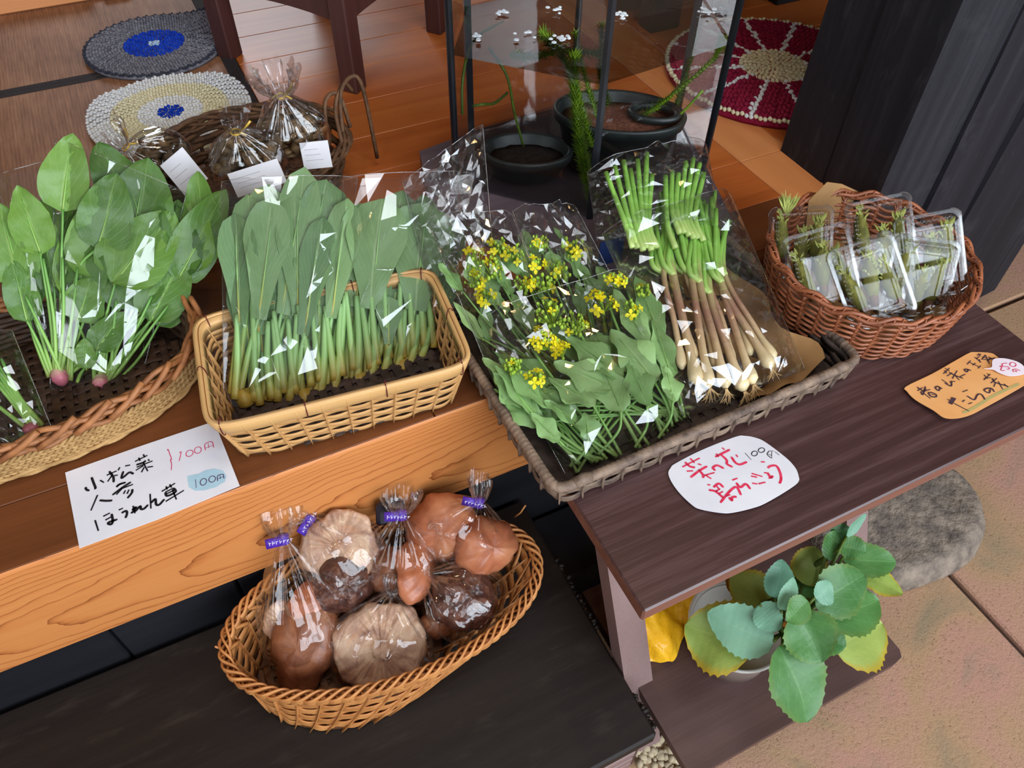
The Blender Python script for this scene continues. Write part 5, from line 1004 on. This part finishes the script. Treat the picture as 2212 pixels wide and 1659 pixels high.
def cap(name, c, nrm, rad, mat, label, side='top', h=.03, seed=0, asp=1.0, stem=None, group='fresh brown mushrooms'):
    c = np.array(c, float); o = root(name, tuple(c), label, 'mushroom', group); w = norm(nrm); rs = np.random.RandomState(seed); ph = rs.uniform(0, 6.28, 5)
    u = norm(np.cross(w, (.2, .3, 1.0))); v = np.cross(w, u); n = 120 if side == 'under' else 60; th = np.arange(n)/n*2*np.pi
    if side == 'top': pr = [(.001, 1), (.2, .985), (.42, .92), (.64, .78), (.82, .56), (.94, .28), (1.0, 0), (.99, -.18), (.93, -.26), (.84, -.2), (.6, -.1), (.2, -.08), (.001, -.08)]
    else: pr = [(.001, .42), (.16, .40), (.2, .2), (.30, .16), (.5, .20), (.7, .28), (.86, .34), (.95, .32), (1.0, .16), (.98, -.1), (.85, -.4), (.5, -.7), (.001, -.8)]
    V = []
    for k, (q, z) in enumerate(pr):
        lob = 1+.05*np.sin(3*th+ph[0])+.035*np.sin(7*th+ph[1])+.02*np.sin(13*th+ph[2]); zz = z*h+.10*h*q*np.sin(4*th+ph[3])
        if side == 'under' and 2 <= k <= 7: zz = zz+h*.13*np.tanh(2*np.sin(19*th+ph[4]+1.6*np.sin(3*th+ph[1])+.5*np.sin(7*th)))*q*(.5+.5*np.sin(2*th+ph[0]+k*.5)); lob = lob*(1+.012*np.sign(np.sin(19*th+ph[4])))
        V.append(c+u*(rad*q*lob*np.cos(th))[:, None]+v*(rad*asp*q*lob*np.sin(th))[:, None]+w*zz[:, None])
    V = np.array(V).reshape(-1, 3); V = V+w*(.0016*vnoise(V*100, seed, .8)+.0011*vnoise(V*100, seed+7, 2.6))[:, None]
    mk('cap', (V, grid_faces(len(pr), n, False, True)), mat, o)
    if stem: mk('stem', tube(smooth_path([c+w*h*.1, c+w*h*.6+u*.006, c+w*stem+u*.016], 8), .011, 10, scale=np.linspace(1, .8, 8)), 'gill', o)
    return o
G = 'knotted bags of brown mushrooms'
cap('mushroom', (0.041,0.511,-0.258), (-.12, -.55, .85), .070, 'gill', 'broad pale mushroom showing ridged underside, front centre of the willow basket', 'under', .03, 1, 1.04)
knot_bag((0.044,0.517,-0.262), (0.083,0.562,-0.205), (0.094,0.578,-0.185), .080, .62, 61, 'knotted bag in front with the pale ridged mushroom, its tuft flattened', G, 'none', pleat=11, tr=.014)
cap('mushroom', (-0.063,0.567,-0.252), (-.35, -.45, .8), .050, 'cap', 'oblong plum brown mushroom cap at the bottom of the left tall bag', 'top', .026, 2, 1.5)
cap('mushroom', (-0.020,0.607,-0.222), (.35, -.5, .75), .048, 'cap_orange', 'orange brown mushroom cap edge in the middle of the left tall bag', 'top', .022, 3, .8)
cap('mushroom', (-0.080,0.605,-0.235), (-.6, -.5, .6), .034, 'gill', 'pale torn mushroom piece at the left side of the left tall bag', 'under', .02, 4)
knot_bag((-0.057,0.588,-0.248), (-0.038,0.675,-0.125), (-0.029,0.709,-0.085), .066, .75, 62, 'tall knotted bag at the left with purple tape and a frilled tuft', G, pleat=8, tr=.026)
cap('mushroom', (0.036,0.651,-0.165), (-.1, -.72, .68), .058, 'gill', 'torn pale brown mushroom underside, rear left of the willow basket', 'under', .03, 5)
cap('mushroom', (0.021,0.611,-0.205), (.1, -.5, .7), .046, 'cap_dark', 'shaded dark mushroom below the torn one, rear left of the willow basket', 'top', .03, 6)
knot_bag((0.035,0.646,-0.178), (0.007,0.695,-0.128), (-0.009,0.701,-0.115), .068, .7, 63, 'knotted bag rear left with a torn pale mushroom and flattened purple tie', G, pleat=10, tr=.018)
cap('mushroom', (0.129,0.585,-0.210), (.75, -.35, .5), .054, 'cap_orange', 'mushroom cap seen edge on in the narrow middle bag', 'top', .028, 7, .8)
cap('mushroom', (0.093,0.608,-0.215), (-.3, -.5, .8), .036, 'cap', 'small round brown mushroom in the lower left of the narrow middle bag', 'top', .026, 8)
knot_bag((0.115,0.597,-0.215), (0.137,0.645,-0.135), (0.148,0.668,-0.105), .058, .75, 64, 'narrow knotted bag in the middle with purple tape below a round tuft', G, pleat=8, tr=.026)
cap('mushroom', (0.197,0.623,-0.185), (-.35, -.6, .7), .062, 'cap_orange', 'smooth tan mushroom lobe, left half of the rear right bag', 'top', .036, 9, .9)
cap('mushroom', (0.244,0.567,-0.190), (.15, -.6, .75), .054, 'cap_orange', 'smooth tan mushroom lobe, right half of the rear right bag', 'top', .034, 10, .85)
knot_bag((0.222,0.602,-0.195), (0.255,0.614,-0.135), (0.268,0.638,-0.100), .080, .62, 65, 'plump knotted bag rear right with two tan lobes and purple tape', G, pleat=11, tr=.017)
cap('mushroom', (0.185,0.519,-0.225), (.1, -.5, .85), .054, 'cap_dark', 'dark scaly mushroom cap at the right of the willow basket', 'top', .034, 11, 1.0)
cap('mushroom', (0.134,0.515,-0.262), (.1, -.5, .8), .026, 'cap', 'small brown mushroom piece under the dark scaly cap', 'top', .02, 12)
knot_bag((0.182,0.522,-0.232), (0.141,0.565,-0.200), (0.135,0.577,-0.190), .066, .65, 66, 'knotted bag at the right with the dark scaly mushroom cap', G, 'none', pleat=9, tr=.012)
tag(mk('desiccant_packet', xf(box(-.024, -.006, -.02, .024, .006, .02, .005), Matrix.Translation(Vector((0.126,0.670,-0.155)))@Matrix.Rotation(.3, 4, 'Y')@Matrix.Rotation(-.5, 4, 'X')), 'gel'), 'small black packet behind the tuft of the narrow middle bag', 'packet')

# dried slices in twist-tied bags
def chips(c, r, n, seed, label):
    rr = random.Random(seed); acc = []
    for i in range(n):
        a, b, q = rr.uniform(0, 6.28), rr.uniform(-1, 1), r*rr.random()**.35; s = math.sqrt(1-b*b); p = np.array(c)+q*np.array([s*math.cos(a), s*math.sin(a)*.85, b*.85])
        V, F = icos((0, 0, 0), (rr.uniform(.010, .019), rr.uniform(.007, .014), .0022), i+seed*99, 1, .3); m = Matrix.Rotation(rr.uniform(0, 6.28), 3, 'X')@Matrix.Rotation(rr.uniform(0, 6.28), 3, 'Z'); acc.append((V@np.array(m).T+p, F))
    o = mk('dried_slices', cat_(acc), 'dried', kind='stuff'); return tag(o, label, 'dried mushrooms')
def card(o, c, u, v, w, h):
    c, u, v = np.array(c), norm(u), norm(v); n = norm(np.cross(u, v)); P = [c-u*w/2-v*h/2, c+u*w/2-v*h/2, c+u*w/2+v*h/2, c-u*w/2+v*h/2]
    lc = mk('label_card', (np.array(P+[p-n*.0006 for p in P]), [(0, 1, 2, 3), (7, 6, 5, 4), (0, 4, 5, 1), (1, 5, 6, 2), (2, 6, 7, 3), (3, 7, 4, 0)]), 'paper', o, False)
    mk('printed_line', cat_([tube([c-u*w*.38+v*h*(.22-.2*k)+n*.0003, c+u*w*(.1+.2*((k*7) % 3)/3)+v*h*(.22-.2*k)+n*.0003], .00018, 4) for k in range(3)]), 'ink_brown', lc)
GD = 'twist-tied bags of dried slices'
B = (0.201,1.284,0.155); chips(B, .052, 130, 1, 'brown dried slices inside the rear twist-tied bag'); k1 = knot_bag(B, (0.195,1.276,0.235), (0.191,1.269,0.285), .066, .85, 71, 'rear twist-tied bag of dried slices with a tall frilled tuft and gold tie', GD, 'gold', 'film_shiny', pleat=10, tr=.036)
card(k1, (0.222,1.213,0.150), (.9, -.4, .1), (.1, .5, .85), .05, .045)
B = (0.110,1.247,0.145); chips(B, .052, 130, 2, 'brown dried slices inside the middle twist-tied bag'); k2 = knot_bag(B, (0.103,1.230,0.215), (0.112,1.218,0.262), .066, .85, 72, 'middle twist-tied bag of dried slices with a thin upright tuft', GD, 'gold', 'film_shiny', pleat=9, tr=.02)
card(k2, (0.111,1.163,0.165), (.95, -.2, .2), (-.1, .6, .8), .085, .04)
B = (-0.022,1.362,0.120); chips(B, .044, 100, 3, 'dark dried slices inside the left twist-tied bag behind the spinach'); k3 = knot_bag(B, (-0.070,1.349,0.165), (-0.082,1.355,0.200), .056, .85, 73, 'left twist-tied bag of dried slices, tuft lying over the cream cushion', GD, 'gold', 'film_shiny', pleat=8, tr=.026)
card(k3, (0.006,1.239,0.160), (.85, -.05, .5), (-.35, .6, .7), .05, .062)

# ------------------------------------------------------------------ clear packs of shoots
def rrect(w, h, r, n=10):
    P = []
    for cx, cy_, a0 in ((w/2-r, h/2-r, 0), (-w/2+r, h/2-r, 90), (-w/2+r, -h/2+r, 180), (w/2-r, -h/2+r, 270)):
        for i in range(n): a = math.radians(a0+90*i/(n-1)); P.append((cx+r*math.cos(a), cy_+r*math.sin(a)))
    return P
def shell(rings, w, h, r, rib=0):
    V = []; n = 40
    for i, (ins, z) in enumerate(rings): V += [(x, y, z) for x, y in rrect(w-2*ins, h-2*ins, max(.003, r-ins*.5))]
    return np.array(V), grid_faces(len(rings), n, False, True)+[tuple((len(rings)-1)*n+i for i in range(n))]
PW, PH = .102, .138
pk0 = root('clear_pack', (0, 0, 0), 'x', 'pack', 'clear plastic packs of shoots')
lid0 = mk('lid', shell([(0, 0), (.0015, .0018), (.006, .0020), (.0075, .013), (.010, .0155), (.0165, .0160), (.0180, .0125), (.0215, .0128), (.0225, .0150), (.026, .0150), (.0275, .0125)], PW, PH, .014), 'pack', pk0, False)
mk('base_tray', shell([(0, -.0008), (.006, -.001), (.010, -.017), (.014, -.019)], PW, PH, .014), 'pack', pk0, False)
acc = []
for x, y in rrect(PW+.001, PH+.001, .0145, 24): acc.append(tube([(x, y, -.0012), (x*1.001, y*1.001, .0026)], .0007, 4))
mk('flange_ribs', cat_(acc), 'pack_rim', pk0, kind='stuff')
mk('flange', shell([(0, .0002), (0, .0019), (.0055, .0021)], PW, PH, .014)[0:1]+([f for f in shell([(0, .0002), (0, .0019), (.0055, .0021)], PW, PH, .014)[1] if len(f) == 4],), 'pack_rim', pk0, False)
acc = [ball((-PW/2+.02+.0062*i, PH/2-.0125, .0135), .0030, 8, 5, (1, 1.3, .9)) for i in range(11)]+[ball((sx*(PW/2-.0125), PH/2-.025-.0068*i, .0135), .0028, 8, 5, (1.2, 1, .9)) for i in range(13) for sx in (-1, 1)]
mk('lid_beads', cat_(acc), 'pack', lid0, kind='stuff')
def shoot(x, y, L, ang, seed, tipx=0):
    rr = random.Random(seed); o = root('tara_shoot', (0, 0, 0), 'x', 'shoot', 'edible shoots in clear packs'); d = np.array([math.sin(ang), math.cos(ang), 0]); b = np.array([x, y, -.004]); z = np.array([0, 0, 1.0]); s = np.cross(d, z)
    mk('shoot_base', lathe([(.001, 0), (.0055, .001), (.007, .008), (.0068, .018), (.006, .022)], 10, b, d), 'tara_red', o)
    mk('bud', lathe([(.0065, .018), (.0105, .028), (.0125, L*.5), (.010, L*.75), (.004, L*.93), (.001, L)], 10, b, d, lambda a, k: .16*math.sin(3*a+k*.9)), 'tara', o)
    acc = []
    for i in range(46):
        t = rr.uniform(.45, 1.0); p = b+d*L*t+s*rr.uniform(-.006, .006)+z*rr.uniform(-.003, .007); e = norm(d*rr.uniform(.5, 1.2)+s*rr.uniform(-.9, .9)+z*rr.uniform(-.2, .7)); q = p+e*rr.uniform(.008, .016); w_ = np.cross(e, z)*.0018
        acc.append((np.array([p-w_*.5, p+w_*.5, (p+q)/2+w_, q, (p+q)/2-w_]), [(0, 1, 2, 3, 4)]))
    mk('leaf_tips', cat_(acc), 'tara_tip', o, False, kind='stuff'); return o
sh0 = [shoot(-.026, -.05, .092, -.05, 1), shoot(.0, -.052, .084, .06, 2), shoot(.025, -.048, .088, .03, 3)]
PKS = [((0.8538, 0.7637, 0.14), (0.8357, -0.5282, 0.1506), (-0.2242, -0.5783, -0.7844), 'back left pack, a feathery tip poking past its top edge'), ((0.8277, 0.6986, 0.13), (0.8652, -0.3652, 0.3436), (-0.0061, -0.6929, -0.721), 'front left pack, tilted'), ((0.9612, 0.7093, 0.15), (0.8608, -0.4287, 0.2743), (-0.0874, -0.6555, -0.7502), 'back middle pack, the highest one'),
 ((1.0179, 0.6523, 0.14), (0.8598, -0.436, 0.266), (-0.097, -0.6507, -0.7531), 'back right pack'), ((0.8694, 0.6405, 0.13), (0.8623, -0.3021, 0.4064), (0.071, -0.7226, -0.6876), 'front middle pack, tilted'), ((1.009, 0.6306, 0.13), (0.7833, -0.6216, 0.0105), (-0.3675, -0.4766, -0.7987), 'front right pack, nearly upright')]
def dup(o, mat):
    c = o.copy(); scene.collection.objects.link(c); c.matrix_world = mat
    for ch in o.children:
        d = ch.copy(); scene.collection.objects.link(d); d.parent = c; d.matrix_parent_inverse = Matrix()
        for g in ch.children: e = g.copy(); scene.collection.objects.link(e); e.parent = d; e.matrix_parent_inverse = Matrix()
    return c
for i, (tl, r_, d_, lb_) in enumerate(PKS):
    r_, up_ = norm(r_), -norm(d_); nn = np.cross(r_, up_); ctr = np.array(tl)+r_*PW/2-up_*PH/2-nn*.002
    m = Matrix(np.r_[np.c_[r_, up_, nn, ctr], [[0, 0, 0, 1]]].tolist())
    c = pk0 if i == 0 else dup(pk0, m); c.matrix_world = m; c['label'] = 'clear plastic pack of shoots: '+lb_
    for k in range(3):
        mm = m@Matrix.Translation((0, .012*((i+k) % 3-1)+(.03 if (i == 0 and k == 0) else 0), 0))@Matrix.Rotation(.12*math.sin(i*2+k*3), 4, 'Z'); s = sh0[k] if i == 0 else dup(sh0[k], mm); s.matrix_world = mm
        s['label'] = 'olive edible shoot, %s of three in the %s' % (('left', 'middle', 'right')[k], lb_.split(',')[0])
    if i == 0:
        b = np.array(ctr)+up_*.055-r_*.022; acc = []
        for q in range(60):
            e = norm(up_*1.0+r_*R.uniform(-.55, .75)+nn*R.uniform(-.4, .5)); a = b+e*R.uniform(0, .012); z_ = a+e*R.uniform(.018, .034); w_ = norm(np.cross(e, nn))*.0016; acc.append((np.array([a-w_*.4, a+w_*.4, (a+z_)/2+w_, z_, (a+z_)/2-w_]), [(0, 1, 2, 3, 4)]))
        tag(mk('feathery_shoot_tip', cat_(acc), 'tara_tip', None, False, kind='stuff'), 'feathery pale shoot tip sticking out above the back left pack', 'shoot')

# ------------------------------------------------------------------ potted plant on the lower shelf
c0 = (.560, .306, -.3595)
kp = root('potted_succulent', c0, 'leafy serrated succulent in an off white pot on the lower shelf', 'potted plant')
mk('pot', lathe([(.052, 0), (.06, .03), (.070, .085), (.0765, .096), (.078, .101), (.0745, .103), (.071, .098), (.066, .085)], 44, c0), 'pot_white', kp)
mk('pot_lining', lathe([(.0655, .03), (.0705, .096), (.0700, .0965), (.064, .04)], 44, c0), 'pot_in', kp); V, F = lathe([(.066, .066), (.066, .072), (.04, .077), (.001, .08)], 30, c0); V[:, 2] += .002*vnoise(V*70, 3, 1.5); mk('soil', (V, F), 'soil', kp)
mk('perlite_grains', cat_([icos((c0[0]+q*math.cos(a), c0[1]+q*math.sin(a), c0[2]+.079), (.0022,)*3, i, 1, .3) for i, (a, q) in enumerate([(R.uniform(0, 6.28), .06*R.random()**.5) for _ in range(46)])]), 'perlite', kp, kind='stuff')
KL = [((0.526,0.249,-0.190), (0.466,0.330,-0.210), .088, 'kal_pale', (-.3, -.3, .9)), ((0.548,0.239,-0.170), (0.485,0.314,-0.170), .058, 'kal_blue', (-.2, -.5, .8)), ((0.552,0.228,-0.165), (0.548,0.134,-0.235), .080, 'kal', (.1, -.75, .65)), ((0.585,0.253,-0.140), (0.590,0.184,-0.170), .062, 'kal', (-.35, -.5, .8)),
 ((0.625,0.233,-0.155), (0.736,0.222,-0.170), .060, 'kal', (.2, -.3, .9)), ((0.617,0.246,-0.135), (0.717,0.250,-0.130), .060, 'kal', (.1, -.5, .85)), ((0.644,0.204,-0.210), (0.750,0.196,-0.225), .082, 'kal_pale', (.3, -.3, .9)), ((0.721,0.277,-0.155), (0.771,0.213,-0.170), .046, 'kal_pale', (.4, -.3, .85)),
 ((0.709,0.291,-0.140), (0.784,0.252,-0.145), .044, 'kal', (.2, -.3, .9)), ((0.566,0.262,-0.130), (0.601,0.287,-0.105), .022, 'kal_blue', (-.3, -.7, .6)), ((0.577,0.285,-0.145), (0.610,0.321,-0.115), .034, 'kal_blue', (-.5, -.6, .6)), ((0.648,0.292,-0.175), (0.695,0.329,-0.155), .054, 'kal_pale', (0, -.6, .8)),
 ((0.729,0.313,-0.125), (0.774,0.323,-0.110), .014, 'kal_blue', (-.2, -.8, .5)), ((0.717,0.328,-0.135), (0.749,0.323,-0.130), .022, 'kal', (0, -.5, .85)), ((0.719,0.309,-0.135), (0.744,0.280,-0.135), .032, 'kal', (.1, -.5, .85)), ((0.684,0.303,-0.140), (0.728,0.326,-0.130), .028, 'kal', (-.2, -.6, .7)),
 ((0.607,0.293,-0.215), (0.580,0.368,-0.225), .056, 'kal_pale', (-.2, -.3, .9)), ((0.549,0.286,-0.140), (0.556,0.244,-0.150), .034, 'kal_blue', (-.4, -.6, .7)), ((0.600,0.252,-0.115), (0.555,0.243,-0.115), .03, 'kal', (-.3, -.4, .8)), ((0.616,0.254,-0.120), (0.647,0.256,-0.110), .03, 'kal_blue', (.1, -.6, .8)), ((0.616,0.245,-0.185), (0.659,0.194,-0.205), .05, 'kal', (.2, -.4, .85)), ((0.627,0.301,-0.185), (0.713,0.294,-0.185), .06, 'kal', (0, -.4, .9)), ((0.579,0.225,-0.195), (0.593,0.174,-0.215), .05, 'kal', (.2, -.5, .8))]
for i, (b, t, w, m, nr) in enumerate(KL): leaf(kp, b, t, w*1.28, np.array(nr), m, 'kal', seed=300+i, fold=.16 if i != 3 else .5, curl=.06, wave=.03)
for pts in ([(0.555, 0.280, -0.285), (0.580, 0.275, -0.205), (0.567,0.245,-0.145)], [(0.575, 0.300, -0.285), (0.605, 0.300, -0.205), (0.624,0.251,-0.135)], [(0.580, 0.310, -0.285), (0.655, 0.315, -0.205), (0.710,0.300,-0.135)]): mk('stem', tube(smooth_path(pts, 12), .0045, 7), 'dry_leaf' if pts[0][0] < .56 else 'weed_dark', kp)
for i, (b, *_) in enumerate(KL):
    q = (0.573,0.247,-0.155) if b[0] < .66 else (0.630,0.254,-0.145); mk('leaf_stem', tube(smooth_path([np.array(q)-np.array([0, 0, .03]), (np.array(q)+np.array(b))/2-np.array([0, 0, .012]), b], 8), .0022, 6), 'weed_dark', kp)
VF, UV = blade((0.551,0.212,-0.205), (0.545,0.178,-0.245), .022, np.array((-.2, -.7, .6)), 'kal', fold=.5, seed=9); mk('withered_leaf', VF, 'dry_leaf', kp)
VF, UV = blade((0.593,0.338,-0.255), (0.592,0.381,-0.250), .03, np.array((-.2, -.3, .9)), 'kal', fold=.6, seed=10); mk('withered_leaf', VF, 'dry_leaf', kp)
nx, ny = 30, 24; V = []
for j in range(ny):
    for i in range(nx):
        a, b = i/(nx-1), j/(ny-1); x = .402+.13*a+.02*b; y = .333+.075*b+.012*math.sin(a*9+b*3)+.01*a; z = -.3585+.13*b**.9*(1-.2*a)+.006*math.sin(a*17+b*5)*math.sin(b*9+1)+.004*math.sin(a*31+b*20); V.append((x, y, max(z, -.3585)))
tag(mk('yellow_sheet', (np.array(V), grid_faces(ny, nx)), 'yellow'), 'crumpled yellow plastic sheet tucked on the lower shelf beside the pot', 'sheet')
